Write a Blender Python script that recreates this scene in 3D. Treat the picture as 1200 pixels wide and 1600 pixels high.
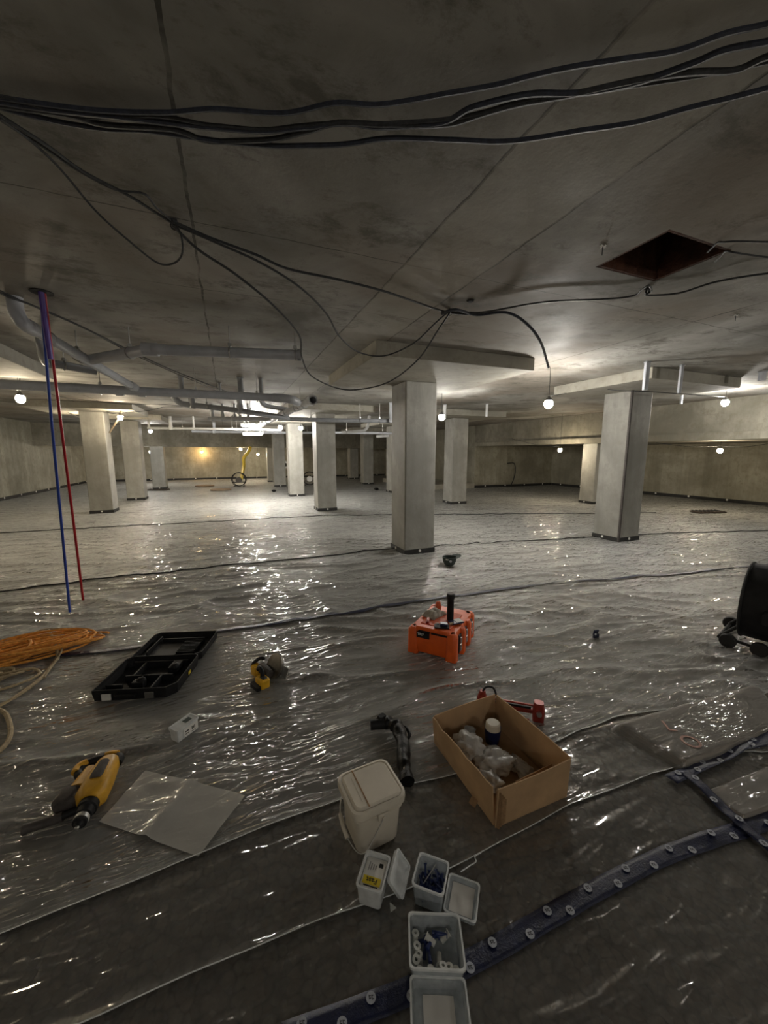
import bpy, bmesh, math, random
from mathutils import Vector, Matrix, noise
random.seed(7)
for o in list(bpy.data.objects): bpy.data.objects.remove(o)
scn = bpy.context.scene
COL = scn.collection
R = math.radians
PI = math.pi

# ------------------------------------------------------------------ camera, world, exposure
F = 600.0; PITCH = math.atan(92 / F); YAW = R(-22.0); EYE = 1.5
cam = bpy.data.cameras.new('camera'); camo = bpy.data.objects.new('camera', cam); COL.objects.link(camo)
cam.sensor_fit = 'VERTICAL'; cam.sensor_height = 32.0; cam.lens = F / 1600 * 32.0
cam.clip_start = 0.05; cam.clip_end = 100
camo.location = (0, 0, EYE); camo.rotation_euler = (PI / 2 - PITCH, 0, YAW)
scn.camera = camo
w = bpy.data.worlds.new('world'); scn.world = w; w.use_nodes = True
w.node_tree.nodes['Background'].inputs[0].default_value = (0.02, 0.02, 0.02, 1)
w.node_tree.nodes['Background'].inputs[1].default_value = 0.2
scn.view_settings.view_transform = 'Standard'; scn.view_settings.look = 'None'
scn.view_settings.exposure = 1.85; scn.view_settings.gamma = 1.0
scn.view_settings.use_curve_mapping = False
BULB_POWER = 185.0     # emission strength of a bare bulb
TUBE_POWER = 110.0

# ------------------------------------------------------------------ geometry of the view
_cp, _sp, _cy, _sy = math.cos(PITCH), math.sin(PITCH), math.cos(YAW), math.sin(YAW)
def ray(px, py):
    x = (px - 600) / F; z = -(py - 800) / F
    dy = _cp + z * _sp
    return (x * _cy - dy * _sy, x * _sy + dy * _cy, -_sp + z * _cp)
def at(px, py, z=0.0):
    d = ray(px, py); t = (z - EYE) / d[2]
    return Vector((d[0] * t, d[1] * t, z))
def depth(px, py, dep):
    d = ray(px, py); return Vector((d[0] * dep, d[1] * dep, EYE + d[2] * dep))

# ------------------------------------------------------------------ materials
MATS = {}
def nn(nt, t, **k):
    n = nt.nodes.new(t)
    for a, b in k.items(): setattr(n, a, b)
    return n
def base(name, col=(.5, .5, .5), rough=.6, metal=0.0, **k):
    m = bpy.data.materials.new(name); m.use_nodes = True
    b = m.node_tree.nodes['Principled BSDF']
    b.inputs['Base Color'].default_value = (*col, 1); b.inputs['Roughness'].default_value = rough
    b.inputs['Metallic'].default_value = metal
    for a, v in k.items(): b.inputs[a.replace('_', ' ')].default_value = v
    MATS[name] = m
    return m, m.node_tree, b
def coords(nt, scale=(1, 1, 1), rot=(0, 0, 0), kind='Object'):
    tc = nn(nt, 'ShaderNodeTexCoord'); mp = nn(nt, 'ShaderNodeMapping')
    mp.inputs['Scale'].default_value = scale; mp.inputs['Rotation'].default_value = rot
    nt.links.new(tc.outputs[kind], mp.inputs[0]); return mp.outputs[0]
def noi(nt, vec, scale, detail=5, rough=.6, dist=0):
    n = nn(nt, 'ShaderNodeTexNoise'); n.inputs['Scale'].default_value = scale; n.inputs['Detail'].default_value = detail
    n.inputs['Roughness'].default_value = rough; n.inputs['Distortion'].default_value = dist
    nt.links.new(vec, n.inputs['Vector']); return n.outputs['Fac']
def ramp(nt, fac, stops):
    r = nn(nt, 'ShaderNodeValToRGB')
    while len(r.color_ramp.elements) < len(stops): r.color_ramp.elements.new(.5)
    for e, (p, c) in zip(r.color_ramp.elements, stops):
        e.position = p; e.color = (*c, 1) if len(c) == 3 else c
    nt.links.new(fac, r.inputs[0]); return r.outputs[0]
def mixc(nt, fac, a, b, mode='MIX'):
    m = nn(nt, 'ShaderNodeMix', data_type='RGBA', blend_type=mode)
    for s, v in ((0, fac), (6, a), (7, b)):
        if hasattr(v, 'is_output'): nt.links.new(v, m.inputs[s])
        elif s == 0: m.inputs[0].default_value = v
        else: m.inputs[s].default_value = (*v, 1)
    return m.outputs[2]
def mth(nt, op, a, b=None, c=None):
    m = nn(nt, 'ShaderNodeMath', operation=op)
    for i, v in enumerate((a, b, c)):
        if v is None: continue
        if hasattr(v, 'is_output'): nt.links.new(v, m.inputs[i])
        else: m.inputs[i].default_value = v
    return m.outputs[0]
def bump(nt, b, h, strength=.3, dist=.01, prev=None):
    n = nn(nt, 'ShaderNodeBump'); n.inputs['Strength'].default_value = strength; n.inputs['Distance'].default_value = dist
    nt.links.new(h, n.inputs['Height'])
    if prev is not None: nt.links.new(prev, n.inputs['Normal'])
    if b is not None: nt.links.new(n.outputs[0], b.inputs['Normal'])
    return n.outputs[0]
def G(v): return (v, v, v)
def simple(name, col, rough=.5, metal=0.0, var=.25, scale=14, bmp=.15, bd=.002, **k):
    """one-coloured thing with slight procedural wear"""
    m, nt, b = base(name, col, rough, metal, **k)
    v = coords(nt); f = noi(nt, v, scale)
    c = ramp(nt, f, [(.3, tuple(x * (1 - var) for x in col)), (.7, tuple(min(1, x * (1 + var)) for x in col))])
    nt.links.new(c, b.inputs['Base Color'])
    if bmp: bump(nt, b, noi(nt, v, scale * 5), bmp, bd)
    return m

def concrete(name, c0, c1, boards=0.0, rough=.8, stain=(.3, .28, .24), vertical=True):
    m, nt, b = base(name, c0, rough)
    v = coords(nt)
    big = noi(nt, v, .9, 6, .62, .4)
    c = ramp(nt, big, [(.38, c0), (.6, c1)])
    if vertical:
        vs = coords(nt, (5, 5, .8)); st = noi(nt, vs, 1.0, 7, .7)
        c = mixc(nt, ramp(nt, st, [(.45, G(0)), (.75, G(.6))]), c, tuple(x * .7 for x in c0))
    if boards:
        wv = nn(nt, 'ShaderNodeSeparateXYZ'); nt.links.new(v, wv.inputs[0])
        s = mth(nt, 'ADD', wv.outputs[0], wv.outputs[1])
        fr = mth(nt, 'FRACT', mth(nt, 'DIVIDE', s, boards))
        ln = mth(nt, 'LESS_THAN', fr, .03)
        cell = nn(nt, 'ShaderNodeTexWhiteNoise', noise_dimensions='1D')
        nt.links.new(mth(nt, 'FLOOR', mth(nt, 'DIVIDE', s, boards)), cell.inputs['W'])
        tone = ramp(nt, cell.outputs[0], [(0, G(.9)), (1, G(1.07))])
        c = mixc(nt, 1.0, c, tone, 'MULTIPLY')
        c = mixc(nt, mth(nt, 'MULTIPLY', ln, .3), c, tuple(x * .5 for x in c0))
    sp = noi(nt, v, 7, 8, .7)
    c = mixc(nt, ramp(nt, sp, [(.5, G(0)), (.66, G(.6))]), c, stain)
    nt.links.new(c, b.inputs['Base Color'])
    n1 = bump(nt, None, noi(nt, v, 60, 4), .25, .004)
    bump(nt, b, big, .3, .03, n1)
    return m
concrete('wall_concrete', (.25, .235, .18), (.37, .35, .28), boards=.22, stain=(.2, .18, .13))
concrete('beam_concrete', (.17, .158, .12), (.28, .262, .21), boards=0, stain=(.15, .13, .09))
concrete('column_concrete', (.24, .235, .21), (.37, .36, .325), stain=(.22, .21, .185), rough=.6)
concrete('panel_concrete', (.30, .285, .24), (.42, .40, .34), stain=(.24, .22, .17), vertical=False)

def ceiling_mat():
    m, nt, b = base('ceiling_concrete', (.4, .39, .36), .6)
    v = coords(nt)
    big = noi(nt, v, .8, 7, .6, .6)
    c = ramp(nt, big, [(.36, (.20, .193, .172)), (.5, (.34, .33, .30)), (.64, (.47, .46, .43))])
    # reddish rust-tinted bay and darker mould patches
    v2 = coords(nt, (1, 1, 1), (0, 0, .7))
    c = mixc(nt, ramp(nt, noi(nt, v2, .55, 3, .5), [(.46, G(0)), (.58, G(.6))]), c, (.26, .215, .17))
    st = noi(nt, coords(nt, (1.3, 2.0, 1), (0, 0, .3)), 1.5, 9, .78, .2)
    c = mixc(nt, ramp(nt, st, [(.52, G(0)), (.63, G(.8))]), c, (.13, .122, .10))
    sp = noi(nt, v, 9, 7, .8)
    c = mixc(nt, ramp(nt, sp, [(.58, G(0)), (.7, G(.5))]), c, (.14, .13, .11))
    s = nn(nt, 'ShaderNodeSeparateXYZ'); nt.links.new(v, s.inputs[0])
    wob = mth(nt, 'MULTIPLY', mth(nt, 'SUBTRACT', noi(nt, v, 5, 3), .5), .03)
    x = mth(nt, 'ADD', s.outputs[0], wob); y = mth(nt, 'ADD', s.outputs[1], wob)
    tot = None
    for ax, p, wd in ((x, -.10, .007), (x, 1.08, .008), (x, 1.60, .008), (x, 3.9, .008), (x, -2.6, .008),
                      (y, 2.33, .004), (y, 5.1, .006), (y, 7.4, .006), (y, 3.2, .003)):
        k = mth(nt, 'LESS_THAN', mth(nt, 'ABSOLUTE', mth(nt, 'SUBTRACT', ax, p)), wd)
        tot = k if tot is None else mth(nt, 'MAXIMUM', tot, k)
    brk = ramp(nt, noi(nt, v, 3, 5, .7), [(.35, G(.15)), (.55, G(.85))])
    c = mixc(nt, mth(nt, 'MULTIPLY', tot, brk), c, (.05, .048, .04))
    # infill strip between the two joint lines is a little paler
    strip = mth(nt, 'MULTIPLY', mth(nt, 'GREATER_THAN', x, 1.08), mth(nt, 'LESS_THAN', x, 1.60))
    c = mixc(nt, mth(nt, 'MULTIPLY', strip, .3), c, (.46, .43, .35))
    nt.links.new(c, b.inputs['Base Color'])
    nt.links.new(ramp(nt, noi(nt, v, 1.3, 5), [(.35, G(.6)), (.7, G(.85))]), b.inputs['Roughness'])
    b.inputs['Specular IOR Level'].default_value = .3
    bump(nt, b, noi(nt, v, 12, 8, .6), .25, .01)
    return m
ceiling_mat()

def gravel_mat():
    m, nt, b = base('gravel', (.2, .18, .15), .8)
    v = coords(nt)
    wv = nn(nt, 'ShaderNodeTexNoise'); wv.inputs['Scale'].default_value = 20
    nt.links.new(v, wv.inputs['Vector'])
    vo = nn(nt, 'ShaderNodeTexVoronoi'); vo.inputs['Scale'].default_value = 32
    nt.links.new(mixc(nt, .03, v, wv.outputs['Color']), vo.inputs['Vector'])
    sc_ = nn(nt, 'ShaderNodeSeparateColor'); nt.links.new(vo.outputs['Color'], sc_.inputs[0])
    c = ramp(nt, sc_.outputs[0], [(.0, (.40, .30, .23)), (.35, (.78, .64, .52)), (.65, (.92, .84, .74)), (1, (.55, .51, .47))])
    c = mixc(nt, ramp(nt, noi(nt, v, 55, 4), [(.35, G(0)), (.7, G(.35))]), c, (.3, .25, .2))
    c = mixc(nt, ramp(nt, vo.outputs['Distance'], [(.48, G(0)), (.78, G(.85))]), c, (.16, .13, .10))
    c = mixc(nt, ramp(nt, noi(nt, v, 1.6, 3), [(.4, G(0)), (.7, G(.3))]), c, (.34, .36, .33))
    nt.links.new(c, b.inputs['Base Color'])
    bump(nt, b, mth(nt, 'SUBTRACT', 1.0, vo.outputs['Distance']), .8, .012)
    return m
gravel_mat()

def film_mat(name, tau, milky, extra=1.0):
    """thin clear polythene: milky scatter that builds with path length, glossy skin"""
    m = bpy.data.materials.new(name); m.use_nodes = True; nt = m.node_tree; nt.nodes.clear(); MATS[name] = m
    out = nn(nt, 'ShaderNodeOutputMaterial')
    geo = nn(nt, 'ShaderNodeNewGeometry')
    def fold(vec, sc, det, dist, amp):
        return mth(nt, 'MULTIPLY', mth(nt, 'ABSOLUTE', mth(nt, 'SUBTRACT', noi(nt, vec, sc, det, .45, dist), .5)), -amp)
    a = fold(coords(nt, (1.2, 5, 3), (0, 0, R(14))), 1.3, 2, 1.4, .085)
    b2 = fold(coords(nt, (3, 11, 5), (0, 0, R(-6))), 1.2, 1, 1.6, .030)
    b3 = fold(coords(nt, (6, 16, 5), (0, 0, R(38))), 1.3, 1, 1.8, .010)
    patch = ramp(nt, noi(nt, coords(nt, (.6, 1.0, 1)), 1.3, 4), [(.36, G(.3)), (.56, G(1))])
    h = mth(nt, 'ADD', a, mth(nt, 'MULTIPLY', mth(nt, 'ADD', b2, b3), patch))
    bn = nn(nt, 'ShaderNodeBump'); bn.inputs['Strength'].default_value = 1.0; bn.inputs['Distance'].default_value = extra
    nt.links.new(h, bn.inputs['Height'])
    # optical thickness of the sheet along the line of sight
    dot = nn(nt, 'ShaderNodeVectorMath', operation='DOT_PRODUCT')
    nt.links.new(geo.outputs['Incoming'], dot.inputs[0]); nt.links.new(geo.outputs['Normal'], dot.inputs[1])
    cosv = mth(nt, 'MAXIMUM', mth(nt, 'ABSOLUTE', dot.outputs['Value']), .03)
    t = mth(nt, 'DIVIDE', -tau, cosv)
    op = mth(nt, 'SUBTRACT', 1.0, mth(nt, 'POWER', 2.718, t))
    tr = nn(nt, 'ShaderNodeBsdfTransparent'); tr.inputs[0].default_value = (.93, .93, .92, 1)
    df = nn(nt, 'ShaderNodeBsdfDiffuse'); df.inputs[0].default_value = (*milky, 1)
    tl = nn(nt, 'ShaderNodeBsdfTranslucent'); tl.inputs[0].default_value = (*milky, 1)
    dt = nn(nt, 'ShaderNodeMixShader'); dt.inputs[0].default_value = .4
    nt.links.new(df.outputs[0], dt.inputs[1]); nt.links.new(tl.outputs[0], dt.inputs[2])
    body = nn(nt, 'ShaderNodeMixShader'); nt.links.new(op, body.inputs[0])
    nt.links.new(tr.outputs[0], body.inputs[1]); nt.links.new(dt.outputs[0], body.inputs[2])
    gl = nn(nt, 'ShaderNodeBsdfGlossy'); gl.inputs['Roughness'].default_value = .075
    nt.links.new(bn.outputs[0], gl.inputs['Normal'])
    fr = nn(nt, 'ShaderNodeFresnel'); fr.inputs[0].default_value = 2.0; nt.links.new(bn.outputs[0], fr.inputs['Normal'])
    mx = nn(nt, 'ShaderNodeMixShader'); nt.links.new(fr.outputs[0], mx.inputs[0])
    nt.links.new(body.outputs[0], mx.inputs[1]); nt.links.new(gl.outputs[0], mx.inputs[2])
    nt.links.new(mx.outputs[0], out.inputs[0])
    return m
film_mat('film_thin', .15, (.80, .79, .75), .28)
film_mat('film', .28, (.79, .795, .77), 1.25)
film_mat('film_double', .48, (.64, .65, .63), 1.15)
film_mat('film_milky', 1.1, (.82, .81, .76), .35)

def clear_plastic(name, col, op, rough=.25):
    m = bpy.data.materials.new(name); m.use_nodes = True; nt = m.node_tree; nt.nodes.clear(); MATS[name] = m
    out = nn(nt, 'ShaderNodeOutputMaterial')
    tr = nn(nt, 'ShaderNodeBsdfTransparent'); tr.inputs[0].default_value = (.85, .87, .88, 1)
    pb = nn(nt, 'ShaderNodeBsdfPrincipled'); pb.inputs['Base Color'].default_value = (*col, 1); pb.inputs['Roughness'].default_value = rough
    f = ramp(nt, noi(nt, coords(nt), 25, 3), [(.3, G(max(0, op - .1))), (.7, G(min(1, op + .12)))])
    mx = nn(nt, 'ShaderNodeMixShader'); nt.links.new(f, mx.inputs[0])
    nt.links.new(tr.outputs[0], mx.inputs[1]); nt.links.new(pb.outputs[0], mx.inputs[2]); nt.links.new(mx.outputs[0], out.inputs[0])
clear_plastic('clear_tub', (.62, .66, .68), .42)
clear_plastic('clear_rim', (.8, .82, .82), .75)
clear_plastic('bag_plastic', (.62, .6, .56), .6, .3)
clear_plastic('clear_anchor', (.75, .75, .7), .7)

def emit(name, col, s):
    m = bpy.data.materials.new(name); m.use_nodes = True; nt = m.node_tree; nt.nodes.clear(); MATS[name] = m
    out = nn(nt, 'ShaderNodeOutputMaterial'); e = nn(nt, 'ShaderNodeEmission')
    e.inputs[0].default_value = (*col, 1); e.inputs[1].default_value = s; nt.links.new(e.outputs[0], out.inputs[0])
emit('bulb_warm', (1, .84, .60), BULB_POWER * .7)
emit('bulb_neutral', (1, .955, .88), BULB_POWER)
emit('bulb_soft', (1, .96, .9), BULB_POWER * .42)
emit('bulb_amber', (1, .62, .25), BULB_POWER * .45)
emit('tube_white', (1, .95, .88), TUBE_POWER)

simple('black_plastic', (.010, .010, .011), .6, var=.4, scale=20, Specular_IOR_Level=.3)
simple('dark_metal', (.16, .15, .13), .45, .6, var=.3)
simple('black_rubber', (.012, .012, .012), .7, var=.3)
simple('black_membrane', (.015, .015, .014), .6, var=.5)
simple('black_bag', (.004, .004, .004), .38, var=.3, scale=20, bmp=.6, bd=.006, Specular_IOR_Level=.25)
simple('cable_black', (.03, .032, .035), .5, var=.6, scale=60, bmp=.5)
simple('cable_navy', (.025, .03, .045), .45, var=.5, scale=60, bmp=.5)
simple('pvc_grey', (.48, .50, .54), .38, var=.12, scale=8, bmp=.05)
simple('pvc_dark', (.33, .345, .37), .4, var=.12, scale=8, bmp=.05)
simple('pvc_white', (.62, .63, .63), .4, var=.08, scale=8, bmp=.05)
simple('steel', (.45, .45, .44), .35, 1.0, var=.2)
simple('zinc', (.5, .5, .49), .45, .8, var=.2)
simple('red_pipe', (.42, .012, .02), .35, var=.1, bmp=0)
simple('blue_pipe', (.02, .06, .36), .35, var=.1, bmp=0)
simple('violet_pipe', (.10, .05, .30), .4, var=.15, bmp=0)
simple('orange_rope', (.80, .33, .06), .7, var=.35, scale=40, bmp=.6, bd=.004)
simple('tan_rope', (.42, .33, .20), .75, var=.3, scale=40, bmp=.6, bd=.004)
simple('yellow_tool', (.62, .33, .025), .45, var=.25, scale=18)
simple('yellow_bright', (.75, .42, .02), .42, var=.15, scale=18)
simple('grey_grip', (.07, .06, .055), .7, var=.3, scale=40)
simple('orange_case', (.78, .12, .012), .45, var=.12, scale=10)
simple('orange_top', (.62, .10, .025), .6, var=.25, scale=16)
simple('cardboard', (.42, .27, .145), .85, var=.15, scale=7, bmp=.3)
simple('cardboard_edge', (.30, .18, .09), .9, var=.3, scale=60)
simple('cardboard_in', (.34, .21, .11), .9, var=.2, scale=9)
simple('bucket_white', (.60, .55, .46), .5, var=.08, scale=9, bmp=.1)
simple('paper', (.62, .60, .56), .8, var=.05)
simple('sticker_white', (.75, .74, .7), .6, var=.04)
simple('sticker_yellow', (.72, .55, .03), .6, var=.1)
simple('ink', (.015, .015, .015), .7, var=.1, bmp=0)
simple('blue_tape', (.002, .006, .036), .38, var=.4, scale=30, bmp=.5, bd=.004)
simple('tape_print', (.38, .40, .45), .4, var=.2, scale=40)
simple('navy_plastic', (.012, .018, .07), .35, var=.3)
simple('anchor_blue', (.015, .03, .12), .4, var=.3)
simple('red_metal', (.26, .03, .02), .4, .2, var=.3, scale=25)
simple('cap_cloth', (.05, .065, .06), .9, var=.3, scale=60, bmp=.4)
simple('cloth_grey', (.42, .38, .32), .9, var=.3, scale=30, bmp=.6, bd=.004)
simple('dark_wood', (.05, .035, .025), .8, var=.4)
simple('brown_ply', (.22, .15, .09), .8, var=.3)
simple('rust_soil', (.085, .035, .02), .95, var=.7, scale=6, bmp=1, bd=.03)
simple('board_pink', (.50, .40, .34), .6, var=.15, scale=4)
simple('red_ink', (.40, .25, .21), .8, var=.3)
simple('yellow_hose', (.75, .55, .06), .5, var=.1)
simple('rough_white', (.7, .69, .65), .7, var=.1)
simple('socket_black', (.02, .02, .02), .5)
simple('pale_wood', (.45, .36, .24), .8, var=.15)

# ------------------------------------------------------------------ mesh builder
def rrect(wd, dp, r, n=4):
    r = min(r, wd / 2 - 1e-4, dp / 2 - 1e-4); pts = []
    for (cx, cy, a0) in ((wd / 2 - r, dp / 2 - r, 0), (-wd / 2 + r, dp / 2 - r, 90), (-wd / 2 + r, -dp / 2 + r, 180), (wd / 2 - r, -dp / 2 + r, 270)):
        for i in range(n + 1):
            a = R(a0 + 90 * i / n); pts.append((cx + r * math.cos(a), cy + r * math.sin(a)))
    return pts
def catmull(P, sub=6):
    P = [Vector(p) for p in P]
    if len(P) < 3: return P
    Q = [P[0] * 2 - P[1]] + P + [P[-1] * 2 - P[-2]]; out = []
    for i in range(1, len(Q) - 2):
        a, b, c, d = Q[i - 1:i + 3]
        for k in range(sub):
            t = k / sub
            out.append(.5 * ((2 * b) + (c - a) * t + (2 * a - 5 * b + 4 * c - d) * t * t + (3 * b - a - 3 * c + d) * t ** 3))
    out.append(P[-1]); return out
class MB:
    def __init__(s): s.v = []; s.f = []; s.m = []
    def add(s, vs, fs, mi=0):
        o = len(s.v); s.v += [tuple(x) for x in vs]; s.f += [tuple(i + o for i in f) for f in fs]; s.m += [mi] * len(fs); return s
    def box(s, c, size, rz=0, mi=0, M=None):
        hx, hy, hz = (x / 2 for x in size)
        vs = [Vector((x, y, z)) for z in (-hz, hz) for x, y in ((-hx, -hy), (hx, -hy), (hx, hy), (-hx, hy))]
        T = Matrix.Translation(Vector(c)) @ (M if M is not None else Matrix.Rotation(rz, 4, 'Z'))
        return s.add([T @ p for p in vs], [(3, 2, 1, 0), (4, 5, 6, 7), (0, 1, 5, 4), (1, 2, 6, 5), (2, 3, 7, 6), (3, 0, 4, 7)], mi)
    def loops(s, L, cap0=True, cap1=True, mi=0, closed=False):
        n = len(L[0]); vs = [p for l in L for p in l]; fs = []
        K = len(L)
        for i in range(K if closed else K - 1):
            for j in range(n):
                a = i * n + j; b = i * n + (j + 1) % n; i2 = (i + 1) % K
                fs.append((a, b, i2 * n + (j + 1) % n, i2 * n + j))
        if not closed:
            if cap0: fs.append(tuple(reversed(range(n))))
            if cap1: fs.append(tuple(range((K - 1) * n, K * n)))
        return s.add(vs, fs, mi)
    def loft(s, secs, M=None, mi=0, cap0=True, cap1=True, n=4):
        """secs: (z, width, depth, corner radius[, dx, dy])"""
        M = M or Matrix.Identity(4); L = []
        for q in secs:
            dx, dy = (q[4], q[5]) if len(q) > 4 else (0, 0)
            L.append([M @ Vector((x + dx, y + dy, q[0])) for x, y in rrect(q[1], q[2], q[3], n)])
        return s.loops(L, cap0, cap1, mi)
    def lathe(s, prof, M=None, n=20, mi=0, cap0=True, cap1=True):
        M = M or Matrix.Identity(4)
        L = [[M @ Vector((r * math.cos(2 * PI * k / n), r * math.sin(2 * PI * k / n), z)) for k in range(n)] for z, r in prof]
        return s.loops(L, cap0, cap1, mi)
    def cyl(s, a, b, r, r2=None, n=14, mi=0, caps=True):
        a, b = Vector(a), Vector(b); M = Matrix.Translation(a) @ (b - a).to_track_quat('Z', 'Y').to_matrix().to_4x4()
        return s.lathe([(0, r), ((b - a).length, r if r2 is None else r2)], M, n, mi, caps, caps)
    def tube(s, P, r, n=8, mi=0, closed=False):
        P = [Vector(p) for p in P]; K = len(P); L = []; up = None
        for i in range(K):
            if closed: t = P[(i + 1) % K] - P[i - 1]
            else: t = P[min(i + 1, K - 1)] - P[max(i - 1, 0)]
            if t.length < 1e-9: t = Vector((0, 0, 1))
            t.normalize()
            if up is None: up = t.orthogonal().normalized()
            up = (up - t * up.dot(t)); up = up.normalized() if up.length > 1e-6 else t.orthogonal().normalized()
            sd = t.cross(up); rr = r[i] if isinstance(r, (list, tuple)) else r
            L.append([P[i] + (up * math.cos(2 * PI * k / n) + sd * math.sin(2 * PI * k / n)) * rr for k in range(n)])
        return s.loops(L, mi=mi, closed=closed)
    def pipe(s, P, ro, ri, n=20, mi=0):
        """hollow straight or bent pipe with open ends"""
        P = [Vector(p) for p in P]; A, B = [], []; up = None
        for i in range(len(P)):
            t = (P[min(i + 1, len(P) - 1)] - P[max(i - 1, 0)]).normalized()
            if up is None: up = t.orthogonal().normalized()
            up = (up - t * up.dot(t)).normalized(); sd = t.cross(up)
            ring = [up * math.cos(2 * PI * k / n) + sd * math.sin(2 * PI * k / n) for k in range(n)]
            A.append([P[i] + q * ro for q in ring]); B.append([P[i] + q * ri for q in ring])
        return s.loops(A + B[::-1], mi=mi, closed=True)
    def prism(s, poly, z0, z1, M=None, mi=0):
        M = M or Matrix.Identity(4)
        return s.loops([[M @ Vector((x, y, z)) for x, y in poly] for z in (z0, z1)], mi=mi)
    def ball(s, c, r, sc=(1, 1, 1), n=14, m=9, mi=0):
        L = []
        for i in range(1, m):
            a = PI * i / m - PI / 2
            L.append([Vector(c) + Vector((r * sc[0] * math.cos(a) * math.cos(2 * PI * k / n), r * sc[1] * math.cos(a) * math.sin(2 * PI * k / n), r * sc[2] * math.sin(a))) for k in range(n)])
        return s.loops(L, mi=mi)
    def build(s, name, mats, parent=None, smooth=False, bevel=0.0, seg=2, recalc=True, loc=None, rot=None):
        me = bpy.data.meshes.new(name); me.from_pydata(s.v, [], s.f)
        for m in ([mats] if isinstance(mats, str) else mats): me.materials.append(MATS[m])
        me.polygons.foreach_set('material_index', s.m)
        bm = bmesh.new(); bm.from_mesh(me); 
        if recalc: bmesh.ops.recalc_face_normals(bm, faces=bm.faces)
        else:
            if sum(f.normal.z * f.calc_area() for f in bm.faces) < 0: bmesh.ops.reverse_faces(bm, faces=bm.faces)
        if smooth:
            for f in bm.faces: f.smooth = True
            for e in bm.edges:
                if len(e.link_faces) == 2 and e.calc_face_angle(0) > R(38): e.smooth = False
        bm.to_mesh(me); bm.free(); me.update()
        o = bpy.data.objects.new(name, me); COL.objects.link(o)
        if parent is not None: o.parent = parent
        if loc is not None: o.location = loc
        if rot is not None: o.rotation_euler = rot
        if bevel:
            b = o.modifiers.new('bevel', 'BEVEL'); b.width = bevel; b.segments = seg; b.limit_method = 'ANGLE'; b.angle_limit = R(40)
        return o
def tag(o, label=None, cat=None, group=None, kind=None):
    if label: o['label'] = label
    if cat: o['category'] = cat
    if group: o['group'] = group
    if kind: o['kind'] = kind
    return o
def thing(name, label, cat, loc=(0, 0, 0), rz=0.0, group=None):
    o = bpy.data.objects.new(name, None); COL.objects.link(o); o.empty_display_size = .1
    o.location = loc; o.rotation_euler = (0, 0, rz); return tag(o, label, cat, group)
def struct(o, label=None):
    o['kind'] = 'structure'
    if label: o['label'] = label
    return o
def text_mesh(name, txt, size, mat, parent, M, extr=.0006, sx=1.0, bold=0.0):
    cu = bpy.data.curves.new(name, 'FONT'); cu.body = txt; cu.size = size; cu.extrude = extr; cu.align_x = 'CENTER'; cu.align_y = 'CENTER'; cu.offset = bold
    t = bpy.data.objects.new(name + '_src', cu); COL.objects.link(t)
    me = bpy.data.meshes.new_from_object(t.evaluated_get(bpy.context.evaluated_depsgraph_get()))
    bpy.data.objects.remove(t)
    me.transform(M @ Matrix.Diagonal((sx, 1, 1, 1))); me.materials.clear(); me.materials.append(MATS[mat])
    o = bpy.data.objects.new(name, me); COL.objects.link(o); o.parent = parent; return o

# ================================================================== ROOM SHELL
CZ = 2.65          # slab soffit
XL, XR, YB0, YF = -6.75, 14.3, -4.0, 24.4
# gravel bed
g = MB().add([(XL - .3, YB0 - .3, -.035), (XR + .3, YB0 - .3, -.035), (XR + .3, YF + .8, -.035), (XL - .3, YF + .8, -.035)], [(0, 1, 2, 3)])
struct(g.build('floor', 'gravel'), 'bed of brown grey gravel seen through the clear film')
# ceiling slab with the square opening
HX0, HX1, HY0, HY1 = 2.2, 2.75, 1.48, 1.92
c = MB(); T = .25
for x0, x1, y0, y1 in ((XL - .2, HX0, YB0 - .2, YF + .5), (HX1, XR + .2, YB0 - .2, YF + .5), (HX0, HX1, YB0 - .2, HY0), (HX0, HX1, HY1, YF + .5)):
    c.box(((x0 + x1) / 2, (y0 + y1) / 2, CZ + T / 2), (x1 - x0, y1 - y0, T))
ceil = struct(c.build('ceiling', 'ceiling_concrete'), 'stained grey concrete slab with straight formwork joints')
c = MB(); t = .02
for x0, x1, y0, y1 in ((HX0, HX0 + t, HY0, HY1), (HX1 - t, HX1, HY0, HY1), (HX0 + t, HX1 - t, HY0, HY0 + t), (HX0 + t, HX1 - t, HY1 - t, HY1)):
    c.box(((x0 + x1) / 2, (y0 + y1) / 2, CZ + .2), (x1 - x0, y1 - y0, .396))
c.box(((HX0 + HX1) / 2, (HY0 + HY1) / 2, CZ + .41), (HX1 - HX0, HY1 - HY0, .02))
tag(c.build('opening_lining', 'rust_soil', ceil), 'square opening lined with rusty brown formwork')
def wallbox(name, x0, x1, y0, y1, z0, z1, mat, label):
    return struct(MB().box(((x0 + x1) / 2, (y0 + y1) / 2, (z0 + z1) / 2), (x1 - x0, y1 - y0, z1 - z0)).build(name, mat), label)
wallbox('wall_left', XL - .25, XL, YB0, YF + .3, -.04, CZ, 'wall_concrete', 'long board-marked concrete wall on the left')
wallbox('wall_right', XR, XR + .25, YB0, 14.1, -.04, CZ, 'wall_concrete', 'board-marked concrete wall far right, below the low beam')
wallbox('wall_back', XL, 10.0, YF, YF + .25, -.04, CZ, 'wall_concrete', 'farthest board-marked concrete wall lit warm')
wallbox('wall_back_right', 9.9, XR, 14.1, 14.35, -.04, CZ, 'wall_concrete', 'concrete wall closing the right-hand bay')
wallbox('wall_inner_right', 9.9, 10.1, 14.35, YF, -.04, CZ, 'wall_concrete', 'concrete side wall behind the right bay corner')
wallbox('wall_rear', XL, XR, YB0 - .25, YB0, -.04, CZ, 'wall_concrete', 'wall behind the viewer')
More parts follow.
